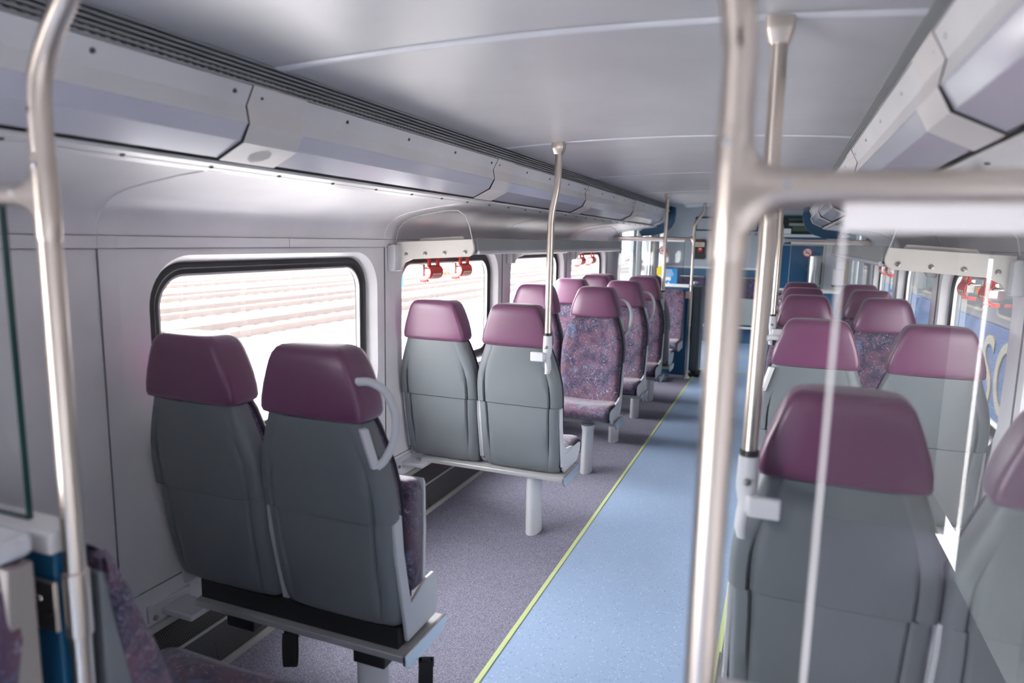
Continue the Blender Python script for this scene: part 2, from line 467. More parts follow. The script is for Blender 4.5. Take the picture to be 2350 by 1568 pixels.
# lighting cove boxes, one fixture per bay
PROF = [(.714, 1.856), (.738, 1.810)]
PROF2 = [(.738, 1.810), (.731, 1.769)]
LENS = [(.734, 1.767), (.757, 1.728), (.833, 1.690)]
COVER = [(.711, 1.857), (.735, 1.811), (.728, 1.767), (.750, 1.724), (.832, 1.684), (.84, 1.69)]
JO = [-.16, 1.37, 2.90, 4.43, 5.96, 7.49]
ords = ['over our heads', 'above the first', 'above the second', 'above the third', 'above the fourth', 'short one at the far end above the fifth']
for s, nm in ((-1, 'left'), (1, 'right')):
    ends = [Y0+.02] + JO + [7.84]
    for i in range(len(ends)-1):
        ya, yb = ends[i], ends[i+1]
        if i == 0: cy0, lab = ya, 'behind'
        cw = .20
        last = i == len(ends)-2
        lab = {0: 'nearest', 1: 'second', 2: 'third', 3: 'fourth', 4: 'fifth', 5: 'sixth', 6: 'farthest short'}[i]
        t_ = thing('light_fixture', '%s section of the faceted ceiling light strip along the %s side' % (lab, nm), 'light fixture', (xs(s, .78), (ya+yb)/2, 1.69), 0, 'ceiling light strip sections')
        L0 = t_.location.copy()
        def P(m_, name, mat, **k):
            m_.v = [(x-L0.x, y-L0.y, z-L0.z) for x, y, z in m_.v]; return m_.build(name, mat, t_, **k)
        g = .0016
        m = MB(); m.strip([(xs(s, d), z) for d, z in PROF+PROF2[1:]], ya+g, yb-g); P(m, 'housing', 'housing_white', angle=20)
        m = MB(); m.strip([(xs(s, d), z) for d, z in [(.731, 1.769)]+LENS+[(.84, 1.693)]], ya+g, yb-g); P(m, 'lens', 'lamp_lens', angle=20)
        # joint cover at the near end of each bay
        m = MB(); w0, w1 = (ya+g, ya+cw) if i else (ya, ya+.01)
        prof = [(xs(s, d), z) for d, z in COVER]; bk = [(x+s*.02, z+.012) for x, z in prof]
        m.ring_loft([[(x, w0, z) for x, z in prof+bk[::-1]], [(x, w1, z) for x, z in prof+bk[::-1]]])
        cv = P(m, 'joint_cover', 'cover_cream', angle=20)
        if i:
            sp = MB()   # speaker holes in the lower facet
            a, b = Vector((prof[3][0], 0, prof[3][1])), Vector((prof[4][0], 0, prof[4][1])); u = (b-a); n_ = Vector((-u.z, 0, u.x)).normalized()
            if n_.z > 0: n_ = -n_
            for p in range(-6, 7):
                for q in range(-6, 7):
                    if (p*p+q*q) > 37: continue
                    c = a+u*(.5+q*.055) + n_*.0006; y = (w0+w1)/2 + p*.0055
                    e = u.normalized()*.0016
                    sp.add([(c.x-e.x-L0.x, y-.0016-L0.y, c.z-e.z-L0.z), (c.x+e.x-L0.x, y-.0016-L0.y, c.z+e.z-L0.z), (c.x+e.x-L0.x, y+.0016-L0.y, c.z+e.z-L0.z), (c.x-e.x-L0.x, y+.0016-L0.y, c.z-e.z-L0.z)], [(0, 1, 2, 3)])
            if i == 2 and s < 0: sp.build('speaker_grille', 'screw_dark', cv)
            gp = MB(); gp.ring_loft([[(x+s*.0012, ya+.0002, z+.0012) for x, z in prof+bk[::-1]], [(x+s*.0012, ya+.0024, z+.0012) for x, z in prof+bk[::-1]]])
            P(gp, 'gap_seal', 'groove_dark')
        sc = MB(); yy = ya+.04
        while yy < yb-.02:
            sc = MB(); sc.lathe([(.0055, -.002), (.0055, .002), (.002, .003)], (xs(s, .724), yy, 1.836), 8, 'x'); yy += .36
            P(sc, 'screw', 'screw_dark' if s < 0 else 'plastic_grey')
    # dark shadow-gap channel and riveted rail below
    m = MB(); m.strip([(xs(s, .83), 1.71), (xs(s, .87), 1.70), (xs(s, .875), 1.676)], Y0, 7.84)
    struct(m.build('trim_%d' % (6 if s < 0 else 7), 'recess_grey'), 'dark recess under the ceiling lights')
    m = MB(); m.prism([(xs(s, .848), 1.684), (xs(s, .848), 1.676), (xs(s, .905), 1.661), (xs(s, .905), 1.672)], 'y', Y0, 7.84)
    rl = tag(m.build('riveted_rail', 'housing_white'), 'narrow riveted white rail below the ceiling lights on the %s' % nm, 'rail')
    m = MB(); y = -.4
    while y < 7.7:
        m.lathe([(.006, 0), (.006, -.003), (.003, -.005)], (xs(s, .872), y, 1.6705), 8, 'z'); y += .255
    m.build('rivets', 'screw_dark', rl)

# heater covers along both walls
for s, nm in ((-1, 'left'), (1, 'right')):
    hc = thing('heater_cover', 'perforated floor-level heater cover along the %s wall' % nm, 'heater', (xs(s, 1.25), 2.5, 0), 0, 'heater covers')
    def P(m_, name, mat, **k):
        m_.v = [(x-xs(s, 1.25), y-2.5, z) for x, y, z in m_.v]; return m_.build(name, mat, hc, **k)
    m = MB(); m.strip([(xs(s, 1.31), .212), (xs(s, 1.240), .158)], -.35, 7.8); m.strip([(xs(s, 1.236), .150), (xs(s, 1.216), .022)], -.35, 7.8); P(m, 'mesh_panel', 'heater_mesh')
    m = MB(); m.box(*sorted((xs(s, 1.306), xs(s, 1.324))), -.35, 7.8, .208, .231); m.tube([(xs(s, 1.237), -.35, .154), (xs(s, 1.237), 7.8, .154)], .0055, 8)
    m.box(*sorted((xs(s, 1.206), xs(s, 1.225))), -.35, 7.8, .001, .024); P(m, 'frame', 'metal_underside')
    m = MB()
    for y in [.9+.765*k for k in range(9)]:
        m = MB(); m.prism([(xs(s, 1.312), .2125), (xs(s, 1.238), .1535), (xs(s, 1.2145), .0245), (xs(s, 1.24), .03), (xs(s, 1.30), .14)], 'y', y-.0012, y+.0012)
        P(m, 'joint', 'groove_dark')

# ------------------------------------------------------------------ seats (local: faces +y, origin on the floor)
HWZ = [(.34, .204), (.36, .210), (.40, .215), (.46, .218), (.56, .220), (.64, .2215), (.70, .2245), (.76, .2245), (.82, .221), (.88, .207), (.94, .187), (.99, .168), (1.0, .166)]
def hw(z):
    return .975*hw_(z)
def hw_(z):
    if z <= HWZ[0][0]: return HWZ[0][1]
    for (a, p), (b, q) in zip(HWZ, HWZ[1:]):
        if z <= b: return p+(q-p)*(z-a)/(b-a)
    return HWZ[-1][1]
def yb(z):
    pts = [(.34, .092), (.36, .066), (.38, .053), (.42, .041), (.46, .033), (.55, .014), (.70, -.006), (.85, -.028), (1.0, -.045), (1.2, -.058)]
    if z <= pts[0][0]: return pts[0][1]
    for (a, p), (b, q) in zip(pts, pts[1:]):
        if z <= b: return p+(q-p)*(z-a)/(b-a)
    return pts[-1][1]
def shell_ring(z, inset, groove):
    w = hw(z)-inset; y = yb(z)+inset; f = y+.062; g = w-.048; gd = groove
    half = [(w, f), (w, y+.034), (w-.006, y+.016), (w-.018, y+.005), (g+.008, y+.0015), (g+.003, y+gd*.5), (g, y+gd), (g-.004, y+gd*.4), (g-.010, y-.001), (g-.03, y-.003), (g*.5, y-.005)]
    ring = half + [(-x, q) for x, q in half[::-1]]
    return [(x, q, z) for x, q in ring]
def make_seat(flip=False):
    t_ = thing('train_seat', 'x', 'seat')
    # upper shell
    zs = [.700, .72, .76, .80, .84, .87, .90, .94, .97, .994]
    m = MB(); m.ring_loft([shell_ring(z, 0, .016*min(1, max(0, (.89-z)/.12))+.0012) for z in zs]); m.build('upper_shell', 'shell_grey', t_, angle=40)
    zs = [.345, .365, .385, .41, .44, .48, .53, .58, .63, .67, .696]
    m = MB(); m.ring_loft([shell_ring(z, .011 if False else .006, .014*min(1, max(.15, (z-.40)/.12))) for z in zs]); m.build('lower_shell', 'shell_lower', t_, angle=40)
    # upholstered back
    rings = []
    for z in [.43, .46, .50, .56, .62, .68, .74, .80, .86, .92, .97, .992, 1.0]:
        w = hw(z)-.006; y0 = yb(z)+.045; fr = yb(z)+.105+.012*math.sin((z-.45)*5) + (.02 if z < .5 else 0)
        if z > .985: fr -= .012*(z-.985)/.015
        half = [(0, fr-.012), (w*.35, fr-.011), (w*.62, fr-.004), (w*.80, fr+.008), (w*.92, fr+.004), (w*.985, fr-.012), (w, fr-.03), (w-.004, y0)]
        ring = half + [(-x, q) for x, q in half[::-1][:-1]]
        rings.append([(x, q, z) for x, q in ring])
    m = MB(); m.ring_loft(rings); br = m.build('backrest', 'moquette', t_, angle=50)
    for sx in (1, -1):
        m = MB(); m.tube([(sx*(r_[6][0]-.004), r_[6][1]+.004, r_[6][2]) for r_ in rings], .0085, 8); m.build('edge_piping', 'piping_dark', br)
    # headrest
    rings = []
    prof = [(.996, .160, .008), (1.0, .167, .002), (1.012, .171, 0), (1.04, .1675, 0), (1.08, .157, 0), (1.12, .143, 0), (1.15, .132, .001), (1.172, .122, .004), (1.186, .112, .011), (1.193, .100, .020), (1.196, .080, .034)]
    for z, w, ins in prof:
        y0 = yb(z)-.008+ins; y1 = yb(z)+.126-ins*.8 + .006*math.sin((z-1.0)/.2*math.pi); r = .026
        half = [(0, y0-.004), (w*.5, y0-.003), (w-.020, y0), (w-.009, y0+.002), (w-.003, y0+.007), (w, y0+.018), (w+.001, (y0+y1)/2), (w-.002, y1-.034), (w-.010, y1-.014), (w-.028, y1-.003), (w*.5, y1), (0, y1+.001)]
        ring = half + [(-x, q) for x, q in half[::-1][1:-1]]
        rings.append([(x, q, z) for x, q in ring])
    m = MB(); m.ring_loft(rings); hr = m.build('headrest', 'purple_leather', t_, angle=60)
    pp = []
    for sx in (1, -1):
        ed = [(sx*(w-.006), yb(z)-.0085+ins+.0085, z) for z, w, ins in prof[1:-1]]
        pp += ed if sx > 0 else ed[::-1]
    m = MB(); m.tube(pp, .0016, 6); m.build('piping', 'piping_purple', hr)
    # cushion
    if not flip:
        rings = []
        for x, dz, dy in [(-.216, -.03, -.03), (-.213, -.012, -.012), (-.203, -.001, -.002), (-.17, .004, 0), (-.09, -.003, 0), (0, -.006, 0), (.09, -.003, 0), (.17, .004, 0), (.203, -.001, -.002), (.213, -.012, -.012), (.216, -.03, -.03)]:
            ring = [(x, .09, .375), (x, .085, .452+dz), (x, .16, .447+dz), (x, .26, .452+dz), (x, .34, .462+dz), (x, .39, .462+dz), (x, .42+dy, .448+dz*.8), (x, .437+dy, .425), (x, .434+dy, .40), (x, .415+dy, .372), (x, .36, .365)]
            rings.append(ring)
        m = MB(); m.ring_loft(rings); cu = m.build('seat_cushion', 'moquette', t_, angle=55)
        for sx in (1, -1):
            m = MB(); m.tube([(sx*.211, .12, .442), (sx*.211, .20, .440), (sx*.211, .30, .444), (sx*.211, .36, .446), (sx*.210, .40, .438), (sx*.210, .425, .415), (sx*.210, .420, .385), (sx*.210, .40, .37)], .0085, 8); m.build('edge_piping', 'piping_dark', cu)
        poly = [(.125, .343), (.085, .385), (.066, .47), (.040, .60), (.028, .692), (.062, .692), (.074, .60), (.092, .515), (.12, .478), (.16, .462), (.30, .442), (.385, .436), (.408, .425), (.40, .385), (.345, .343)]
    else:
        rings = []
        for x, dz, dy in [(-.205, -.02, .02), (-.198, -.006, .006), (-.18, 0, 0), (0, 0, -.004), (.18, 0, 0), (.198, -.006, .006), (.205, -.02, .02)]:
            rings.append([(x, .135+dy, .44), (x, .122+dy, .55), (x, .118+dy, .70), (x, .122+dy, .765+dz), (x, .135, .785+dz), (x, .20, .775+dz), (x, .212-dy*.2, .755+dz), (x, .215-dy*.2, .60), (x, .205-dy*.2, .44)])
        m = MB(); m.ring_loft(rings); m.build('seat_cushion', 'moquette', t_, angle=55)
        m = MB(); m.prism([(.208, .44), (.222, .45), (.229, .60), (.224, .755), (.214, .772), (.214, .60)], 'x', -.208, .208); m.build('seat_pan', 'plastic_grey', t_)
        poly = [(.10, .305), (.085, .385), (.066, .47), (.040, .60), (.028, .700), (.068, .712), (.080, .60), (.102, .50), (.122, .415), (.21, .45), (.262, .452), (.285, .43), (.285, .32), (.27, .305)]
    m = MB(); m.prism(poly, 'x', hw(.6)-.009, hw(.6)+.004); m.build('side_panel', 'plastic_grey', t_, bevel=.003)
    m = MB(); m.prism(poly, 'x', -hw(.6)-.004, -hw(.6)+.009); m.build('side_panel', 'plastic_grey', t_, bevel=.003)
    return t_
def add_handle(t_, side):
    x = side
    P_ = [(x*.140, -.035, 1.108), (x*.178, -.022, 1.108), (x*.215, -.010, 1.085), (x*.238, -.004, 1.04), (x*.243, -.002, .99), (x*.235, -.006, .94), (x*.216, -.016, .898), (x*.199, -.026, .880)]
    m = MB(); m.tube(bez(P_, 6), .0115, 12)
    h = m.build('grab_handle', 'plastic_grey', t_)
    q = MB(); a_, b_ = Vector((x*.166, -.040, .985)), Vector((x*.196, -.030, .876)); u = Vector((x*.85, -.5, 0)).normalized(); v_ = Vector((x*.5, .85, 0)).normalized()
    q.ring_loft([[p + u*(cx*.010) + v_*(cy*.012) for cx, cy in ((1, 1), (-1, 1), (-1, -1), (1, -1))] for p in (a_, a_.lerp(b_, .5), b_)])
    q.build('handle_mount', 'plastic_grey', h, bevel=.004)
    return h

seat_plain = make_seat(); seat_flip = make_seat(True)
seatL = make_seat(); add_handle(seatL, 1)      # handle at local +x
seatR = make_seat(); add_handle(seatR, -1)
flipH = make_seat(True); add_handle(flipH, 1)
protos = [seat_plain, seat_flip, seatL, seatR, flipH]
used = set()
def place(proto, x, y, face, label, group):
    rz = 0 if face > 0 else math.pi
    z = .012 if label.startswith('nearest left') else 0
    if proto.name not in used:
        used.add(proto.name); proto.location = (x, y, z); proto.rotation_euler = (0, 0, rz); proto['label'] = label; proto['group'] = group
        return proto
    return dup(proto, (x, y, z), rz, label, group)

def seat_base(s, y, face, label, flip, leg):
    """wall-hung bench frame under a pair of seats; local: faces +y"""
    t_ = thing('seat_base', label, 'seat frame', (0, y, 0), 0 if face > 0 else math.pi, 'cantilever frames under the seat pairs')
    k = 1 if face > 0 else -1
    wx = k*xs(s, WD-.002); ax = k*xs(s, .43); lx = k*xs(s, .605); lo = (leg-y)*k
    a, b = sorted((wx - math.copysign(.10, wx-ax), ax))
    zt = .340 if not flip else .302
    m = MB(); m.prism([(.055, zt-.026), (.055, zt-.006), (.075, zt), (.30, zt), (.30, zt-.026)], 'x', a, b); m.build('bench_rail', 'rail_grey', t_, bevel=.002)
    m = MB(); e0, e1 = sorted((ax, ax+math.copysign(.010, ax-wx)))
    m.prism([(.05, zt-.03), (.075, zt-.05), (.28, zt-.05), (.31, zt-.02), (.31, zt+.002), (.05, zt+.002)], 'x', e0, e1); m.build('end_cap', 'stainless', t_, bevel=.002)
    # leg
    m = MB(); ring = lambda z, rx, ry, oy: [(lx+rx*math.cos(2*math.pi*i/20), lo+oy+ry*math.sin(2*math.pi*i/20), z) for i in range(20)]
    m.ring_loft([ring(0, .037, .075, 0), ring(.02, .036, .073, 0), ring(zt-.06, .036, .066, -.01), ring(zt-.021, .044, .075, -.01)]); m.build('leg', 'plastic_grey', t_)
    # wall bracket
    m = MB(); w0, w1 = sorted((wx, wx-math.copysign(.14, wx-ax)))
    m.box(w0, w1, .0, .10, zt-.045, zt-.024)
    v0, v1 = sorted((wx, wx-math.copysign(.012, wx-ax))); m.box(v0, v1, -.05, .12, zt-.058, zt-.0)
    br = m.build('wall_bracket', 'plastic_grey', t_, bevel=.004)
    m = MB(); m.lathe([(.009, 0), (.009, math.copysign(.006, ax-wx)), (.004, math.copysign(.008, ax-wx))], (v0 if wx > ax else v1, -.025, zt-.045), 10, 'x'); m.build('bolt', 'bolt_steel', br)
    if flip:
        for x0 in (ax-math.copysign(.13, ax-wx), ax-math.copysign(.62, ax-wx)):
            MB().box(x0-.055, x0+.055, .07, .20, zt-.075, zt-.026).build('belt_retractor', 'black_plastic', t_, bevel=.004)
        MB().box(a+.01, b-.03, .075, .25, zt, .365).build('bench_tray', 'black_plastic', t_)
    return t_

SD_A, SD_W = .660, 1.098      # seat centres from the centre line: aisle / window
G = 'upholstered train seats with purple headrests'
def pair(s, y, face, labs, handle, flip, base_lab, leg):
    pa = seat_plain if not flip else seat_flip
    hs = (s*-1)*face          # local side of the aisle: left rows aisle is +x when facing +y
    hproto = (flipH if flip else (seatL if hs > 0 else seatR)) if handle else pa
    place(hproto, xs(s, SD_A), y, face, labs[0], G)
    place(pa, xs(s, SD_W), y, face, labs[1], G)
    seat_base(s, y, face, base_lab, flip, leg)

# left side
pair(-1, 1.53, 1, ('nearest left aisle seat, charcoal back, maroon headrest and curved grab handle', 'nearest left window seat, charcoal back and maroon headrest, in front of the first window'), True, True, 'bench frame and leg under the nearest left pair of dark seats', 1.70)
pair(-1, 3.055, 1, ('grey-backed aisle seat on the left with a pole clamped to its shoulder, purple headrest', 'grey-backed window seat on the left below the red emergency handles, pale purple headrest'), False, False, 'bench frame and leg under the grey-backed left pair beside the carpet middle', 3.20)
pair(-1, 4.54, -1, ('patterned left aisle seat facing us, largest fabric front, with round grab handle', 'patterned left window seat facing us, half hidden behind the pole'), True, False, 'bench frame and leg under the nearest left pair that faces us', 4.22)
pair(-1, 5.40, -1, ('patterned aisle seat facing us, second in the left row, with grab handle', 'patterned window seat facing us, second in the left row beside the third window'), True, False, 'bench frame and leg under the second left pair that faces us', 4.99)
pair(-1, 6.18, -1, ('patterned aisle seat facing us, third in the left row, before the far slim pole', 'patterned window seat facing us, third in the left row by the fourth window'), False, False, 'bench frame and leg under the third left pair that faces us', 5.77)
pair(-1, 6.40, 1, ('left aisle seat facing away, only its dark shell edge showing beside the far pole', 'left window seat facing away, dark shell behind the third patterned seat'), False, False, 'bench frame and leg under the left pair facing away before the far glass screen', 6.48)
# right side
pair(1, 1.60, 1, ('nearest right aisle seat, large grey back and purple headrest behind the glass screen', 'nearest right window seat, cut by the right edge of the view'), False, False, 'bench frame under the nearest right pair behind the glass screen', 1.75)
pair(1, 3.12, 1, ('second right aisle seat, grey back and purple headrest with grab handle', 'second right window seat, grey back, in line with the red window handles'), True, False, 'bench frame under the second right pair of grey-backed seats', 3.27)
pair(1, 4.63, -1, ('right aisle seat facing us, purple headrest behind the second grey-backed seat', 'right window seat facing us with dark patterned back behind the glass'), False, False, 'bench frame under the nearest right pair that faces us', 4.31)
pair(1, 5.43, -1, ('right aisle seat facing us, second headrest of the receding right row', 'right window seat facing us, second headrest from the front by the wall'), True, False, 'bench frame under the second right pair that faces us', 5.08)
pair(1, 6.20, -1, ('right aisle seat facing us, farthest headrest of the right aisle row', 'right window seat facing us, farthest headrest by the right wall'), True, False, 'bench frame under the farthest right pair that faces us', 5.85)

# tie-down straps under the nearest left pair
def strap(x, y, z, label):
    t_ = thing('tie_down_strap', label, 'strap', (x, y, z), R(25), 'black tie-down straps')
    pts = bez([(0, .012, 0), (0, .022, -.04), (0, .018, -.105), (0, 0, -.125), (0, -.018, -.105), (0, -.022, -.04), (0, -.012, 0)], 5)
    m = MB(); n = len(pts)
    m.ring_loft([[(-.021, p.y, p.z), (.021, p.y, p.z), (.021, p.y*.88, p.z*.97), (-.021, p.y*.88, p.z*.97)] for p in pts]); m.build('webbing', 'strap_black', t_)
    m = MB(); m.box(-.024, .024, .014, .032, -.035, -.008); m.box(-.012, .012, -.01, .01, -.02, .006); m.build('buckle', 'black_plastic', t_, bevel=.003)
strap(-.435, 1.70, .222, 'black webbing strap hanging under the aisle end of the nearest left bench')
strap(-.915, 1.66, .222, 'black webbing strap hanging under the middle of the nearest left bench by the heater')

# ------------------------------------------------------------------ poles
def stanchion(s, y, x, label, bend):
    t_ = thing('stanchion_pole', label, 'pole', (x, y, .9), 0, 'slim steel poles on the seat shoulders')
    zc = ceil_z(x)
    if bend: pts = [(0, 0, .165)] + [(0, 0, .55), (0, 0, .68), (-s*.006, 0, .74), (-s*.022, 0, .82), (-s*.028, 0, .88), (-s*.028, 0, .95), (-s*.028, 0, zc-.9-.02)]
    else: pts = [(0, 0, .165), (-s*-.004, 0, .6), (0, 0, zc-.9-.02)]
    m = MB(); m.tube(pts, .0160, 16); m.build('tube', 'steel', t_)
    tx = pts[-1][0]
    m = MB(); z = zc-.9
    m.ring_loft([[(tx+a*q, b*q, zz) for a, b in rrect(0, 0, .034, .034, .008, 3)] for q, zz in ((.80, z+.004), (.80, z-.020), (.74, z-.028), (.52, z-.050))]); m.build('ceiling_mount', 'steel', t_, angle=50)
    m = MB(); m.lathe([(.0195, .160), (.0195, .172), (.0165, .173)], (0, 0, 0), 16); m.build('collar', 'black_plastic', t_)
    # cast lower socket with a foot that grips the seat shoulder
    m = MB()
    pr = [(.0205, .019, 0, .160), (.022, .021, 0, .10), (.0215, .021, 0, .085), (.017, .020, s*.002, .055), (.0145, .022, -s*.004, .03), (.014, .022, -s*.006, .0), (.012, .018, -s*.002, -.02)]
    m.ring_loft([[(ox+rx*math.cos(2*math.pi*i/16), ry*math.sin(2*math.pi*i/16), z) for i in range(16)] for rx, ry, ox, z in pr])
    so = m.build('socket', 'plastic_grey', t_, angle=60)
    m = MB(); m.box(*sorted((s*.004, s*.07)), -.045, -.025, .040, .085); m.box(*sorted((s*.0, s*.025)), -.04, .0, .045, .08); m.build('clamp_plate', 'plastic_grey', so, bevel=.006, seg=3)
    m = MB(); m.lathe([(.008, 0), (.008, -.004), (.0035, -.005)], (0, -.021, .108), 12, 'y'); m.build('screw', 'bolt_steel', so)
    return t_
stanchion(-1, 3.0, -.505, 'bent steel pole rising from the grey-backed left aisle seat to the ceiling', True)
stanchion(-1, 6.25, -.505, 'far slim steel pole on the left, in front of the blue poster', False)
stanchion(1, 1.48, .457, 'straight steel pole rising from the nearest right aisle seat to the ceiling', False)
stanchion(1, 4.55, .455, 'slim steel pole farther down the right row, mostly behind the nearer pole', False)

def screen_frame(s, y, label, near):
    """pole with a branch rail to the wall, glass below the rail, blue panel below a ledge"""
    px = xs(s, .462) if near else xs(s, .425 if s < 0 else .468)
    t_ = thing('glass_partition', label, 'partition', (px, y, 0), 0, 'glass partitions with a steel pole and rail')
    sx = s
    r = .0155; zr = 1.55
    up = [(0, 0, .0), (0, 0, .9), (0, 0, 1.60), (0, 0, 1.66), (-sx*.004, 0, 1.70), (-sx*.018, 0, 1.735), (-sx*.045, 0, 1.775), (-sx*.078, 0, 1.815), (-sx*.092, 0, 1.85), (-sx*.095, 0, 1.88), (-sx*.095, 0, 1.95)]
    if near and s > 0: up = [(0, 0, 0), (0, 0, .9), (0, 0, 1.62), (-.001, 0, 1.67), (-.004, 0, 1.70), (-.011, 0, 1.735), (-.03, 0, 1.775), (-.05, 0, 1.82), (-.055, 0, 1.87), (-.055, 0, 1.95)]
    m = MB(); m.tube(bez(up, 3), r, 18); m.build('pole', 'steel', t_)
    L_ = WD-abs(px-XC)
    m = MB(); m.tube([(sx*.012, 0, zr), (sx*(L_-.03), 0, zr)], r*1.0, 18); m.lathe([(r*1.25, sx*(L_-.06)), (r*1.25, sx*(L_-.002))], (0, 0, zr), 18, 'x'); m.build('branch_rail', 'steel', t_)
    # swaged tee sleeve
    m = MB(); m.lathe([(r, -.065), (r*1.1, -.06), (r*1.12, -.02), (r*1.12, 0), (r*1.12, .02), (r*1.1, .05), (r, .055)], (0, 0, zr), 18)
    m.ring_loft([[(sx*a, b*math.cos(2*math.pi*i/20), zr + (up_ if math.sin(2*math.pi*i/20) > 0 else dn)*math.sin(2*math.pi*i/20)) for i in range(20)]
                 for a, b, up_, dn in ((0, r*1.12, .050, .058), (.012, r*1.12, .050, .058), (.0165, r*1.12, .036, .044), (.022, r*1.12, .028, .035), (.030, r*1.12, .022, .026), (.040, r*1.12, .0185, .0205), (.05, r*1.12, .0174, .0178), (.066, r*1.12, .0174, .0174))]); te = m.build('tee_joint', 'steel', t_)
    m = MB()
    for a, b, c in ((sx*.048, -.016, zr+.004), (-sx*.006, -.0175, zr+.04)): m.lathe([(.0045, 0), (.004, -.002), (.002, -.0035)], (a, b, c), 10, 'y')
    m.lathe([(.005, 0), (.004, .003), (.002, .0045)], (sx*.19, 0, zr+r), 10, 'z'); m.build('screws', 'chrome', te)
    m = MB(); m.lathe([(.045, 0), (.043, .006), (.022, .03), (r, .05)], (0, 0, 0), 20); m.build('floor_flange', 'steel', t_)
    # clamp onto the panel
    m = MB(); m.lathe([(r*1.02, .88), (r*1.24, .882), (r*1.24, .985), (r*1.02, .988)], (0, 0, 0), 18)
    m.box(*sorted((sx*.012, sx*.058)), -.028, -.021, .895, .975); cl = m.build('panel_clamp', 'steel', t_, bevel=.001)
    m = MB()
    for a, z in ((sx*.045, .945), (sx*.022, .927)): m.lathe([(.0055, 0), (.005, -.002), (.002, -.004)], (a, -.028 if a*sx > .03 else -.026, z), 10, 'y')
    m.build('screws', 'chrome', cl)
    # glass screen
    gx = px + sx*.095
    W_ = WD-abs(gx-XC)-.012
    def sh(m_):
        m_.v = [(a+sx*.095, b, c+1.0) for a, b, c in m_.v]; return m_
    m = MB(); m.box(*sorted((0, sx*W_)), -.004, .004, .054, .535); g = sh(m).build('glass_pane', 'clear_glass', t_)
    m = MB(); m.box(*sorted((-sx*.0006, sx*.0022)), -.0044, .0044, .053, .536); m.box(*sorted((0, sx*W_)), -.0042, .0042, .0525, .056); sh(m).build('polished_edge', 'glass_edge' if s < 0 else 'frosted', g)
    if s > 0 or not near:
        m = MB(); m.box(*sorted((sx*.0, sx*W_)), -.0065, .0065, .513, .540); sh(m).build('frosted_band', 'frosted', g)
    # lower panel
    pn = t_
    m = MB(); m.box(*sorted((sx*.020, sx*(L_-.003))), -.018, .018, .24, 1.015); m.box(*sorted((sx*.020, sx*(L_-.13))), -.018, .018, .03, .24); m.build('panel', 'blue_panel', pn, bevel=.003)
    m = MB(); m.box(*sorted((sx*.016, sx*(L_-.003))), -.026, .026, 1.016, 1.052); m.build('ledge', 'sign_white' if not near else 'housing_white', pn, bevel=.005)
    return t_
YN = .67
screen_frame(-1, YN, 'near left partition, bent steel pole with green-edged glass and blue lower panel', True)
screen_frame(1, YN, 'near right partition, steel pole and rail with clear glass before the large grey seat', True)
screen_frame(-1, 7.75, 'far left partition, slim pole and rail with glass carrying the blue poster', False)
screen_frame(1, 7.75, 'far right partition, pole and rail with glass before the blue end wall', False)

# low flip seats at the screens
def low_seat(x, y, face, label, side, k=1.0):
    t_ = thing('fold_down_seat', label, 'seat', (x, y, 0), 0 if face > 0 else math.pi, 'low fold-down seats against the partitions')
    hz = lambda z: .215
    rings = []
    for z, f, b in [(.42, .235, .10), (.50, .195, .09), (.58, .17, .075), (.66, .150, .06), (.74, .128, .045), (.82, .102, .030), (.88, .080, .018), (.94, .062, .012), (.985, .045, .010), (.997, .03, .014)]:
        w = .215 - (.02 if z > .9 else 0)*((z-.9)/.13)
        half = [(0, f-.012), (w*.6, f-.008), (w*.85, f+.004), (w*.96, f-.002), (w, f-.022), (w, b+.02), (w-.004, b+.012)]
        rings.append([(q[0], q[1], z*k) for q in half + [(-a, c) for a, c in half[::-1][:-1]]])
    m = MB(); m.ring_loft(rings); m.build('backrest', 'moquette', t_, angle=50)
    m = MB(); poly = [(.012, .35), (.008, .97), (.016, .97), (.030, .88), (.045, .80), (.062, .70), (.085, .58), (.10, .46), (.12, .40), (.30, .38), (.30, .35)]
    if k > 1: poly = [(.012, .35), (.008, .985), (.044, .985), (.050, .90), (.060, .80), (.076, .70), (.098, .58), (.11, .46), (.13, .40), (.30, .38), (.30, .35)]
    m.prism([(a+.002, b*(k if b > .5 else 1)) for a, b in poly], 'x', -.213, .213); m.build('shell', 'taupe_shell' if face < 0 and y < 2 else 'shell_grey', t_, bevel=.003)
    rings = []
    for xx, dz in [(-.215, -.03), (-.21, -.01), (-.19, 0), (0, -.006), (.19, 0), (.21, -.01), (.215, -.03)]:
        rings.append([(xx, .13, .40), (xx, .14, .47+dz), (xx, .34, .465+dz), (xx, .47, .47+dz), (xx, .505, .45+dz*.7), (xx, .51, .425), (xx, .49, .385), (xx, .40, .375)])
    m = MB(); m.ring_loft(rings); m.build('seat_cushion', 'moquette', t_, angle=55)
    for sg in (1, -1):
        m = MB(); m.prism([(.14, .36), (.14, .44), (.38, .445), (.47, .44), (.48, .41), (.43, .36)], 'x', *sorted((sg*.2165, sg*.228))); m.build('side_panel', 'plastic_grey', t_, bevel=.003)
    m = MB(); m.box(-.03, .03, .18, .24, .04, .35); m.box(-.10, .10, .16, .34, .02, .06); m.build('support', 'dark_cabinet', t_, bevel=.004)
    return t_
low_seat(xs(-1, .665), YN+.02, 1, 'low patterned seat at the bottom left, beyond the near pole, facing away', 1)
s0 = low_seat(-.690, YN-.050, -1, 'low patterned seat cut by the bottom left corner, nearer than the blue panel', 1, 1.045)
m = MB(); m.box(-.222, .222, .012, .10, 1.043, 1.077); m.build('top_cap', 'plastic_grey', s0, bevel=.01, seg=3)
low_seat(xs(-1, .69), 7.73, -1, 'low patterned seat facing us under the blue poster at the far left', 1)

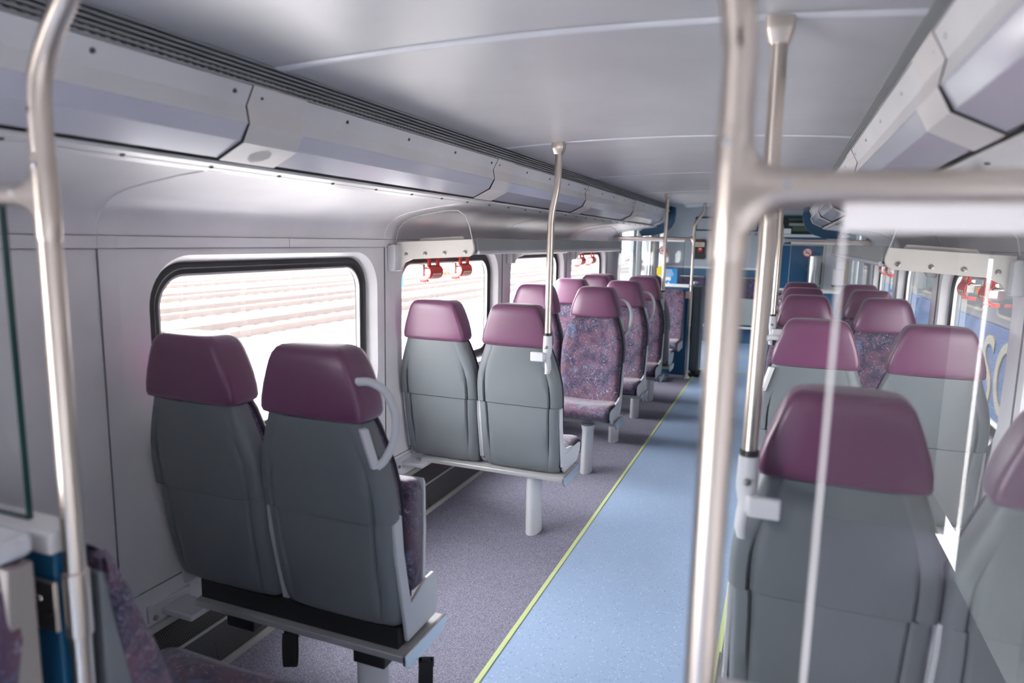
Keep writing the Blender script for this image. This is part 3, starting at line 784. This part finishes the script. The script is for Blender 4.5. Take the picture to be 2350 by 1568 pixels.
# ------------------------------------------------------------------ luggage racks
for s, nm in ((-1, 'left'), (1, 'right')):
    ya, yb_ = 3.0, 6.13
    t_ = thing('luggage_rack', 'overhead luggage rack along the %s wall with glass end guards' % nm, 'luggage rack', (xs(s, 1.28), (ya+yb_)/2, 1.40), 0, 'overhead luggage racks')
    L1 = t_.location.copy()
    def P(m_, name, mat, par=None, **k):
        m_.v = [(x-L1.x, y-L1.y, z-L1.z) for x, y, z in m_.v]; return m_.build(name, mat, par or t_, **k)
    m = MB(); m.prism([(xs(s, .865), 1.505), (xs(s, .862), 1.440), (xs(s, .868), 1.432), (xs(s, .885), 1.432), (xs(s, .885), 1.505)], 'y', ya+.02, yb_)
    P(m, 'front_rail', 'rack_grey', bevel=.003)
    m = MB(); m.tube([(xs(s, .862), ya+.02, 1.436), (xs(s, .862), yb_, 1.436)], .010, 10); P(m, 'front_tube', 'plastic_grey')
    m = MB(); m.box(*sorted((xs(s, .885), xs(s, 1.28))), ya+.02, yb_, 1.424, 1.432)
    P(m, 'shelf', 'rack_grey')
    for i, y in enumerate((ya, 4.57, yb_)):
        # plate
        hp = [(1.295, 1.478), (.880, 1.500), (.871, 1.465), (.870, 1.448), (.874, 1.434), (.884, 1.422), (.90, 1.415), (1.21, 1.395), (1.255, 1.375), (1.282, 1.335), (1.295, 1.335)]
        m = MB(); m.prism([(xs(s, d), z) for d, z in hp], 'y', y-.008, y+.008)
        pl = P(m, 'end_plate', 'cream_plastic', bevel=.003)
        if i == 0:
            m = MB(); m.prism([(xs(s, d), z) for d, z in [(1.19, 1.478), (1.175, 1.498), (.945, 1.512), (.93, 1.492)]], 'y', y+.02, y+.03); P(m, 'inner_lip', 'cream_plastic', pl)
        for d, z in ((1.242, 1.418), (1.135, 1.424), (1.028, 1.43), (.917, 1.437)):
            m = MB(); m.lathe([(.010, 0), (.010, -.003), (.006, -.004), (.004, -.008)], (xs(s, d), y-.008, z), 12, 'y')
            P(m, 'bolt', 'bolt_steel', pl)
        m = MB(); c = rrect(0, 0, .022, .066, .014, 4)
        m.prism([(xs(s, 1.300)+a, 1.398+b) for a, b in c], 'y', y-.055, y+.02); P(m, 'wall_cap', 'plastic_grey', pl, bevel=.004)
        # clear guard
        gp = [(xs(s, d), z) for d, z in [(.884, 1.50), (.902, 1.57), (.922, 1.61), (.962, 1.634), (1.02, 1.634), (1.12, 1.618), (1.20, 1.602), (1.26, 1.573), (1.29, 1.54), (1.305, 1.48)]]
        if i != 1:
            m = MB(); m.prism(gp, 'y', y-.003, y+.003); gg = P(m, 'clear_guard', 'acrylic')
            rim = MB(); rim.tube([(a, y, b) for a, b in gp], .0028, 6); P(rim, 'guard_rim', 'plastic_grey', gg)

# ------------------------------------------------------------------ emergency window handles and stickers
def handle(s, y, label):
    t_ = thing('emergency_handle', label, 'emergency handle', (xs(s, WD+.012), y, 1.31), 0 if s < 0 else math.pi, 'red emergency window handles')
    # local: +x points into the car (for the left wall)
    m = MB(); pts = arc((-.012, 0), .046, -82, 62, 10)
    pr_ = [(a, b) for a, b in pts] + [(a-.004, b*.93) for a, b in pts[::-1]]
    m.prism(pr_, 'y', -.070, .075); bd = m.build('cover', 'red_plastic', t_)
    for yy in (-.050, .050):
        m = MB(); m.prism([(.008, .036), (.020, .038), (.016, .060), (.020, .078), (.005, .088), (.002, .080), (.008, .066), (.004, .05)], 'y', yy-.012, yy+.012)
        m.box(-.008, .014, yy-.012, yy+.012, .074, .087)
        m.build('hook', 'red_plastic', t_)
    m = MB(); m.prism([(a+.0006, b) for a, b in arc((-.012, 0), .0465, -58, -6, 6)] + [(a-.003, b) for a, b in arc((-.012, 0), .0465, -58, -6, 6)[::-1]], 'y', -.045, .058); lb = m.build('label', 'label_cream', bd)
    m = MB()
    for k, a in enumerate((-20, -33, -46)):
        c = arc((-.012, 0), .0480, a-2.4, a+2.4, 2); m.prism(c + [(p-.002, q) for p, q in c[::-1]], 'y', -.036, .049)
    m.build('lettering', 'red_sign', lb)
    m = MB(); m.box(-.04, -.005, -.085, -.066, -.02, .045); m.box(-.035, .012, -.062, .062, .020, .028); m.tube([(0, -.04, .03), (.012, -.02, .036), (.012, .025, .036), (0, .045, .03)], .006, 8); m.build('latch', 'bolt_steel', t_, bevel=.002)
    m = MB(); m.box(-.045, -.01, -.055, -.045, -.055, -.040); m.box(-.03, .01, -.070, -.05, -.050, -.044); m.build('pull_tab', 'red_plastic', t_)
    return t_
def both(s, i, w1, w2):
    yc = WIN[i]; sg = 'left' if s < 0 else 'right'
    handle(s, yc-.30, w1); handle(s, yc+.095, w2)
both(-1, 1, 'red emergency window handle on the left, nearer of the two above the grey-backed seats', 'red emergency window handle on the left, farther of the two above the grey-backed seats')
both(-1, 3, 'small red emergency handle on the last left window, nearer of the two', 'small red emergency handle on the last left window, farther of the two')
both(1, 1, 'red emergency handle on the right window, nearest to the right edge', 'red emergency handle on the right window, just left of the nearest one')
both(1, 3, 'far red emergency handle on the last right window, nearer of the two', 'far red emergency handle on the last right window, farther of the two')
for s in (-1, 1):
    o = text('exit_sticker', 'EMERGENCY EXIT', .052, 'text_orange', (xs(s, WD+.062), WIN[1]+(-.005 if s < 0 else .035), 1.300), (R(90), 0, R(90 if s < 0 else -90)), sx=.62)
    tag(o, 'orange EMERGENCY EXIT lettering on the %s window between the red handles' % ('left' if s < 0 else 'right'), 'sticker')

# ------------------------------------------------------------------ far vestibule
def shellbox(name, mat, *b, par=None, **k):
    return MB().box(*b).build(name, mat, par, **k)
# end wall: pale above, blue below
w = struct(shellbox('wall_end', 'end_white', XC-1.4, XC+1.4, YE, YE+.08, 0, 2.35))
shellbox('wainscot', 'blue_light', XC-1.39, .20, YE-.012, YE, .0, 1.12, par=w)
shellbox('chair_rail', 'sign_white', XC-1.39, .20, YE-.02, YE, 1.12, 1.15, par=w)
b = shellbox('blue_block', 'blue_panel', .40, XC+1.39, YE-.03, YE, 0, 1.62, par=w)
shellbox('header_dark', 'blue_fascia', .38, XC+1.39, YE-.04, YE, 1.66, 1.93, par=w)
shellbox('header_rail', 'sign_white', .38, XC+1.39, YE-.045, YE, 1.62, 1.66, par=w)
struct(shellbox('ceiling_vestibule', 'end_white', XC-1.4, XC+1.4, 7.86, YE+.08, 2.30, 2.36))
m = MB(); m.prism([(-1.2, 2.3), (.3, 2.3), (.3, 2.12), (-.9, 2.02)], 'y', YE-.5, YE-.02)
struct(m.build('trim_8', 'end_white'), 'sloping bulkhead above the far end wall')
# blue fascia at the end of the light strips
for s, nm in ((-1, 'left'), (1, 'right')):
    f = [(.66, 1.895), (.655, 1.82), (.665, 1.74), (.70, 1.67), (.77, 1.615), (.86, 1.585), (1.02, 1.570), (1.05, 1.62), (.99, 1.66), (.85, 1.70), (.775, 1.735), (.755, 1.77), (.76, 1.81), (.735, 1.86), (.73, 1.91)]
    m = MB(); m.prism([(xs(s, d), z) for d, z in f], 'y', 7.84, 7.93)
    tag(m.build('light_end_cap', 'blue_fascia', bevel=.004), 'dark blue curved end cap of the %s ceiling light strip' % nm, 'end cap')
    # bulkhead between cove and vestibule, above the glass screen
    m = MB(); m.prism([(xs(s, .735), 1.90), (xs(s, .9), 1.675), (xs(s, 1.29), 1.60), (xs(s, 1.40), 1.60), (xs(s, 1.40), 2.33), (xs(s, .735), 2.33)], 'y', 7.865, 7.89)
    struct(m.build('trim_%d' % (9 if s < 0 else 10), 'end_white'), 'white bulkhead above the far glass screen')
    # side walls with doors
    wl = MB()
    X0, X1 = sorted((xs(s, 1.36), xs(s, 1.42)))
    wl.box(X0, X1, 7.86, 8.25, 0, 2.32); wl.box(X0, X1, 10.35, YE, 0, 2.32); wl.box(X0, X1, 8.25, 10.35, 2.02, 2.32)
    struct(wl.build('wall_vestibule_'+nm, 'end_white'))
    wq = MB()
    for a_, b_ in ((8.25, 9.3), (9.3, 10.35)):
        wq.box(X0+.01, X1-.01, a_, a_+.18, 0, 2.02); wq.box(X0+.01, X1-.01, b_-.18, b_, 0, 2.02); wq.box(X0+.01, X1-.01, a_+.18, b_-.18, 0, .55); wq.box(X0+.01, X1-.01, a_+.18, b_-.18, 1.85, 2.02)
    d_ = struct(wq.build('door_%d' % (1 if s < 0 else 2), 'end_white'), 'white double exit door with tall windows on the %s of the far vestibule' % nm)
    wq = MB()
    for a_, b_ in ((8.25, 9.3), (9.3, 10.35)): wq.box(xs(s, 1.388)-.003, xs(s, 1.388)+.003, a_+.18, b_-.18, .55, 1.85)
    wq.build('pane', 'tinted_glass', d_)
    # jamb between coach wall and vestibule
    m = MB(); m.box(*sorted((xs(s, 1.10 if s < 0 else 1.2), xs(s, 1.42))), 7.70, 7.735, 0, 1.53) if False else None
    m = MB(); m.box(*sorted((xs(s, 1.26), xs(s, 1.42))), 7.80, 7.90, 0, 2.33)
    struct(m.build('trim_%d' % (11 if s < 0 else 12), 'plastic_grey'), 'grey door post at the end of the %s wall' % nm)
# stainless column and white post seen through the left screen
m = MB(); m.lathe([(.055, 0), (.055, 2.28)], (-1.02, 8.55, 0), 20)
tag(m.build('steel_column', 'stainless'), 'stainless steel column behind the far left glass screen', 'column')
m = MB(); m.box(-1.02, -.93, 9.0, 9.05, 0, 2.28); m.box(-1.22, -1.16, 8.52, 8.57, 0, 2.28)
tag(m.build('white_post', 'sign_white', bevel=.005), 'white posts either side of the steel column behind the far left screen', 'post')
m = MB(); m.lathe([(.001, 0), (.062, 0), (.062, -.006), (.001, -.006)], (-.99, 8.99, 1.135), 24, 'y')
tag(m.build('yellow_disc', 'yellow'), 'round yellow sticker on the white post at the far left', 'sticker')

# no-smoking stickers
def nosmoke(x, y, z, r, label):
    t_ = thing('no_smoking_sign', label, 'sign', (x, y, z), 0, 'round no-smoking stickers')
    m = MB(); m.lathe([(.001, 0), (r, 0), (r, -.001), (.001, -.001)], (0, 0, 0), 32, 'y'); m.build('disc', 'sign_white', t_)
    m = MB(); m.ring_loft([[(q*math.cos(2*math.pi*k/32), yy, q*math.sin(2*math.pi*k/32)) for k in range(32)] for q, yy in ((r, -.0012), (r*.82, -.0012), (r*.82, -.002), (r, -.002), (r, -.0012))], caps=False)
    a = R(-45); c_, s_ = math.cos(a), math.sin(a)
    q = [(-r*.85, -r*.08), (r*.85, -r*.08), (r*.85, r*.08), (-r*.85, r*.08)]
    m.prism([(u*c_-v*s_, u*s_+v*c_) for u, v in q], 'y', -.003, -.0021); m.build('red_ring', 'red_sign', t_)
    m = MB(); m.box(-r*.55, r*.35, -.0019, -.0013, -r*.16, -r*.02); m.box(r*.39, r*.5, -.0019, -.0013, -r*.16, -r*.02)
    m.tube([(r*.42, -.0016, .02*r), (r*.5, -.0016, .18*r), (r*.38, -.0016, .3*r), (r*.46, -.0016, .45*r)], r*.025, 6); m.build('cigarette', 'text_dark', t_)
nosmoke(-.765, 7.738, 1.415, .046, 'round red no-smoking sticker on the far left glass screen, partly behind the pole')
nosmoke(.712, 7.738, 1.43, .046, 'round red no-smoking sticker on the far right glass screen over blue')

# blue poster on left screen
t_ = thing('blue_poster', 'small bright blue poster with white text and train pictogram on the far left screen', 'poster', (-.68, 7.738, 1.125))
m = MB(); m.box(-.082, .082, -.0015, 0, -.095, .095); m.build('sheet', 'sign_blue', t_)
m = MB()
for k, wd in enumerate((.045, .05, .06, .065, .055)): m.box(-.02-wd, -.02+wd, -.0025, -.0016, .075-.016*k, .080-.016*k)
m.build('text_lines', 'sign_white', t_)
m = MB(); m.prism(rrect(-.02, -.018, .036, .019, .007, 4), 'y', -.0025, -.0016)
for cx in (-.042, .002): m.prism([(cx+.007*math.cos(2*math.pi*i/10), -.040+.005*math.sin(2*math.pi*i/10)) for i in range(10)], 'y', -.0025, -.0016)
m.prism([(-.06, -.085), (-.06, -.052), (-.045, -.057), (-.030, -.085)], 'y', -.0025, -.0016); m.prism([(-.018, -.085), (-.018, -.052), (0, -.062), (.014, -.085)], 'y', -.0025, -.0016)
m.build('pictogram', 'sign_white', t_)

# dark cabinet with ball knob, beside the far left pole
t_ = thing('ramp_cabinet', 'tall narrow dark grey cabinet beside the far left pole with chrome ball on top', 'cabinet', (-.375, 7.98, 0))
m = MB(); m.box(-.05, .045, -.12, .16, .06, 1.02); m.build('body', 'dark_cabinet', t_, bevel=.004)
m = MB(); m.box(-.058, -.051, -.125, .165, .07, 1.00); m.box(.020, .024, -.1225, -.119, .07, 1.0); m.build('edge_trim', 'groove_dark', t_)
m = MB(); m.lathe([(.006, 0), (.008, .012), (.02, .02), (.026, .038), (.02, .056), (.008, .063), (.001, .064)], (-.035, -.08, 1.02), 16); m.build('ball_knob', 'chrome', t_)
m = MB(); m.box(-.06, .06, -.13, .17, 0, .035); m.box(-.03, .03, -.14, -.10, .03, .07); m.build('foot', 'black_plastic', t_, bevel=.004)

# emergency device
t_ = thing('alarm_device', 'black rounded emergency intercom with red button on the far white wall', 'intercom', (-.733, YE-.001, 1.415))
m = MB(); m.prism(rrect(0, 0, .108, .150, .055, 6), 'y', -.05, 0); m.build('case', 'black_plastic', t_, bevel=.008)
m = MB(); m.box(-.08, .075, -.054, -.051, .035, .105); lb = m.build('label_plate', 'label_cream', t_)
m = MB(); m.box(-.06, .05, -.0555, -.0545, .075, .080); m.box(-.05, .055, -.0555, -.0545, .055, .060); m.build('lettering', 'text_dark', lb)
m = MB(); m.ring_loft([[(.024*math.cos(k*.3925)*q-.0, yy, .118+.024*math.sin(k*.3925)*q) for k in range(16)] for q, yy in ((1, -.053), (.75, -.053), (.75, -.056), (1, -.056), (1, -.053))], caps=False); m.build('red_emblem', 'red_sign', lb)
m = MB(); m.lathe([(.042, 0), (.042, -.02), (.034, -.03), (.001, -.032)], (.018, -.05, -.008), 20, 'y'); m.build('red_button', 'red_plastic', t_)
m = MB(); m.prism([(-.025+.018, .010), (.025+.018, .010), (.012+.018, -.006), (-.012+.018, -.006)], 'y', -.084, -.081); m.build('button_mark', 'sign_white', t_)

# screen outline on the end wall and car number
m = MB(); o2 = rrect(-.36, 1.80, .455, .105, .012, 3); i2 = rrect(-.36, 1.80, .437, .087, .006, 3)
m.ring_loft([[(a, YE-.001, b) for a, b in o2], [(a, YE-.02, b) for a, b in o2], [(a, YE-.02, b) for a, b in i2], [(a, YE-.001, b) for a, b in i2]], caps=False)
fr = tag(m.build('notice_frame', 'groove_dark'), 'wide black-edged empty notice frame on the far white wall', 'frame')
MB().box(-.79, .07, YE-.006, YE-.001, 1.715, 1.885).build('backing', 'end_white', fr)
o = text('car_number', '330  A', .052, 'text_dark', (-.012, YE-.004, 1.652), (R(90), 0, 0), align='CENTER', sx=1.5)
tag(o, 'black car number 330 A on the far white wall under the notice frame', 'lettering')

# fold-up seats on the end wall
def endseat(x, label):
    t_ = thing('folded_seat', label, 'seat', (x, YE-.013, 0), 0, 'folded seats on the far end wall')
    m = MB(); m.ring_loft([[(w*sx, y_, z) for sx, y_ in ((-1, 0), (-1, -.05), (-.9, -.075), (.9, -.075), (1, -.05), (1, 0))] for w, z in ((.20, .66), (.205, .70), (.20, .90), (.19, .985), (.185, .99))]); m.build('backrest', 'moquette', t_)
    m = MB(); m.box(-.185, .185, -.05, 0, .992, 1.006); m.build('top_trim', 'stainless', t_)
    m = MB(); m.prism(rrect(0, .49, .20, .20, .03, 4), 'y', -.13, -.08); m.build('seat_pan', 'metal_underside', t_, bevel=.01)
    m = MB(); m.box(-.22, .22, -.15, 0, .235, .268); m.build('ledge', 'sign_white', t_, bevel=.004)
    m = MB(); m.box(-.19, .19, -.12, -.02, .269, .289); m.build('hinge', 'black_plastic', t_)
for x, l in ((-.81, 'folded patterned seat on the far end wall, left of the aisle below the intercom'), (.07, 'folded patterned seat with grey underside at the far end of the aisle')): endseat(x, l)
m = MB(); m.tube([(-.165, YE-.03, 1.04), (-.175, YE-.06, .98), (-.17, YE-.09, .80), (-.175, YE-.09, .56)], .013, 8)
tag(m.build('yellow_strap', 'yellow'), 'yellow strap hanging beside the folded seat at the far end', 'strap')
m = MB(); m.box(-.30, -.21, YE-.16, YE-.06, 0, .62); tag(m.build('white_post', 'plastic_grey', bevel=.006), 'short pale post beside the far folded seats', 'post')
m = MB(); m.box(-.46, -.30, YE-.10, YE-.02, 0, 1.08); tag(m.build('tan_column', 'tan_frame', bevel=.006), 'tan edge column at the far end by the folded seats', 'column')

# right end: display, white door frame, canister, wall boxes
t_ = thing('display_sign', 'dark passenger display with green screen above the blue end wall', 'display', (.63, YE-.045, 1.79))
m = MB(); m.box(-.20, .20, -.03, 0, -.13, .11); m.build('case', 'screen_dark', t_, bevel=.004)
m = MB(); m.box(-.06, .15, -.034, -.030, -.085, -.02); m.box(-.12, .18, -.034, -.030, .07, .10); m.build('screen', 'screen_green', t_)
m = MB(); m.box(-.11, .19, -.033, -.030, -.01, .03); m.build('buttons', 'rack_grey', t_)
m = MB(); m.box(-.185, -.075, -.036, -.030, -.125, -.05); m.build('notice', 'sign_white', t_)
m = MB()
m.box(.40, 1.03, YE-.05, YE-.031, 1.555, 1.575); m.box(.40, 1.03, YE-.05, YE-.031, 1.50, 1.512); m.box(1.01, 1.035, YE-.05, YE-.031, 0, 1.555); m.box(.43, .436, YE-.05, YE-.031, .1, 1.5)
struct(m.build('trim_13', 'label_cream'), 'pale frame around the blue end door')
m = MB(); m.box(1.04, 1.385, YE-.06, YE-.031, 0, 1.60); struct(m.build('trim_14', 'cover_cream'), 'cream side panel at the far right')
t_ = thing('steel_canister', 'stainless steel cylinder with pale green rim before the blue end wall', 'canister', (.90, YE-.16, .92))
m = MB(); m.lathe([(.088, .02), (.088, .43), (.080, .44), (.001, .44)], (0, 0, 0), 24); m.build('body', 'stainless', t_)
m = MB(); m.lathe([(.10, -.005), (.10, .022), (.09, .022)], (0, 0, 0), 24); m.build('rim', 'pale_green', t_)
m = MB(); m.box(-.03, .03, .06, .13, .05, .4); m.build('bracket', 'black_plastic', t_)
t_ = thing('dispenser_box', 'grey wall box with dark base strip at the far right, above the seat tops', 'box', (1.02, 7.68, 1.08))
m = MB(); m.box(-.055, .045, -.06, .02, .03, .19); m.build('body', 'plastic_grey', t_, bevel=.006)
m = MB(); m.box(-.03, .05, -.055, .02, .191, .27); m.build('upper_box', 'plastic_grey', t_, bevel=.006)
m = MB(); m.box(-.06, .07, -.062, .02, .012, .029); m.build('base_strip', 'black_plastic', t_)
m = MB(); m.box(.051, .085, -.05, .03, .05, .27); m.build('side_panel', 'tan_frame', t_)

# ------------------------------------------------------------------ rear of the car (behind the viewer)
m = MB(); m.box(XC-1.4, XC+1.4, Y0-.06, Y0, 0, 2.35)
struct(m.build('wall_rear', 'rear_grey'))
m = MB(); X0, X1 = sorted((xs(1, 1.34), xs(1, 1.38)))
m.box(X0, X1, -2.15, -.35, 0, 1.5); m.box(*sorted((xs(1, 1.335), xs(1, 1.345))), -1.26, -1.24, 0, 1.5)
struct(m.build('door_3', 'end_white'), 'closed exit door behind the viewer')

# ------------------------------------------------------------------ outside
GZ = -1.0
tag(MB().box(-90, -2.2, -60, 140, GZ-.1, GZ).build('gravel_ground', 'ballast'), 'bright pale gravel yard outside the left windows', 'gravel', kind='stuff')
tag(MB().box(2.2, 90, -60, 140, GZ-.1, GZ).build('gravel_ground', 'ballast'), 'pale gravel outside the right windows', 'gravel', kind='stuff')
for i, x in enumerate((-12.2, -16.2, -20.4, -25.5, -31.5)):
    t_ = thing('rail_track', '%s railway track seen through the left windows' % ('nearest', 'second', 'third', 'fourth', 'farthest')[i], 'railway track', (x, 30, GZ), 0, 'railway tracks in the yard')
    for dx in (-.72, .72): MB().box(dx-.05, dx+.05, -45, 70, .06, .24).build('rail', 'rail_rust', t_)
    m = MB(); y = -45
    while y < 70: m.box(-1.25, 1.25, y, y+.24, .01, .06); y += .62
    sl = m.build('sleepers', 'sleeper', t_); sl['kind'] = 'stuff'
    MB().prism([(-1.7, 0), (-1.4, .04), (1.4, .04), (1.7, 0)], 'y', -45, 70).build('ballast_bed', 'track_ballast', t_)
for x, y, l, mt in ((-14.2, 24.5, 'small blue marker board standing in the track yard', 'sign_blue'),):
    t_ = thing('marker_board', l, 'sign', (x, y, GZ)); MB().box(-.02, .02, -.02, .02, 0, .5).build('post', 'sign_white', t_); MB().box(-.03, .03, -.35, .35, .45, .95).build('board', mt, t_)

# neighbouring train on the right
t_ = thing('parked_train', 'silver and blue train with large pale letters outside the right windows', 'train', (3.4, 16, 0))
m = MB(); m.box(0, 2.8, -14, 14, 0.42, 3.0); m.build('upper_body', 'train_silver_shaded', t_, bevel=.02)
m = MB(); m.box(-.01, 2.8, -14, 14, -.9, .42); m.build('lower_body', 'train_blue_shaded', t_, bevel=.02)
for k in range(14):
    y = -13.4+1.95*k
    f = MB(); f.prism([(a, b) for a, b in rrect(y+.6, .95, .62, .40, .12, 4)], 'x', -.02, .01); fo = f.build('window', 'train_letter_shaded', t_)
    f = MB(); f.prism([(a, b) for a, b in rrect(y+.6, .95, .57, .35, .10, 4)], 'x', -.03, -.021); f.build('pane', 'train_glass_shaded', fo)
text('letters', 'SO', 1.5, 'train_letter_shaded', (-.02, -4.85, -.32), (R(90), 0, R(-90)), t_, ext=.01, align='CENTER')

# ------------------------------------------------------------------ light
sc = bpy.context.scene
w = bpy.data.worlds.new('World'); sc.world = w; w.use_nodes = True
t = w.node_tree; bg = t.nodes['Background']; bg.inputs[0].default_value = (.975, .975, 1.0, 1)
tc = N(t, 'ShaderNodeTexCoord'); vm = N(t, 'ShaderNodeVectorMath', operation='DOT_PRODUCT'); vm.inputs[1].default_value = (-.84, .05, .54)
L(t, tc.outputs['Generated'], vm.inputs[0])
g_ = math_(t, 'POWER', math_(t, 'MAXIMUM', vm.outputs['Value'], 0.0), 2.5)
L(t, math_(t, 'MULTIPLY_ADD', g_, 8.0, 4.2), bg.inputs[1])     # thin cloud, brighter towards the sun on the left
sc.view_settings.view_transform = 'Standard'; sc.view_settings.look = 'None'; sc.view_settings.exposure = 1.6; sc.view_settings.gamma = 1.0
sc.view_settings.use_curve_mapping = False

# ------------------------------------------------------------------ camera
cam = bpy.data.cameras.new('Camera'); co = bpy.data.objects.new('Camera', cam); C.objects.link(co); sc.camera = co
cam.sensor_width = 36; cam.lens = 1567*36/2350; cam.clip_start = .02; cam.clip_end = 400
f = 1567.0; vp = (1803-1175, -(563-784), f); Yc = Vector(vp).normalized()
p = Vector((1803+1000-1175, -(563+20-784), f)); Zc = p.cross(Yc).normalized()
if Zc.y < 0: Zc = -Zc
Xc = -Yc.cross(Zc)
# rows: world axes in camera (right, up, forward); columns give camera axes in world
right = Vector((Xc.x, Yc.x, Zc.x)); upv = Vector((Xc.y, Yc.y, Zc.y)); fwd = Vector((Xc.z, Yc.z, Zc.z))
Mx = Matrix(((right.x, upv.x, -fwd.x, .4965), (right.y, upv.y, -fwd.y, 0), (right.z, upv.z, -fwd.z, 1.5), (0, 0, 0, 1)))
co.matrix_world = Mx
cam.dof.use_dof = True; cam.dof.focus_distance = 3.3; cam.dof.aperture_fstop = 2.2
cy = sc.cycles
cy.max_bounces = 10; cy.diffuse_bounces = 6; cy.glossy_bounces = 4; cy.transparent_max_bounces = 24; cy.transmission_bounces = 4
cy.caustics_reflective = False; cy.caustics_refractive = False; cy.sample_clamp_indirect = 6.0
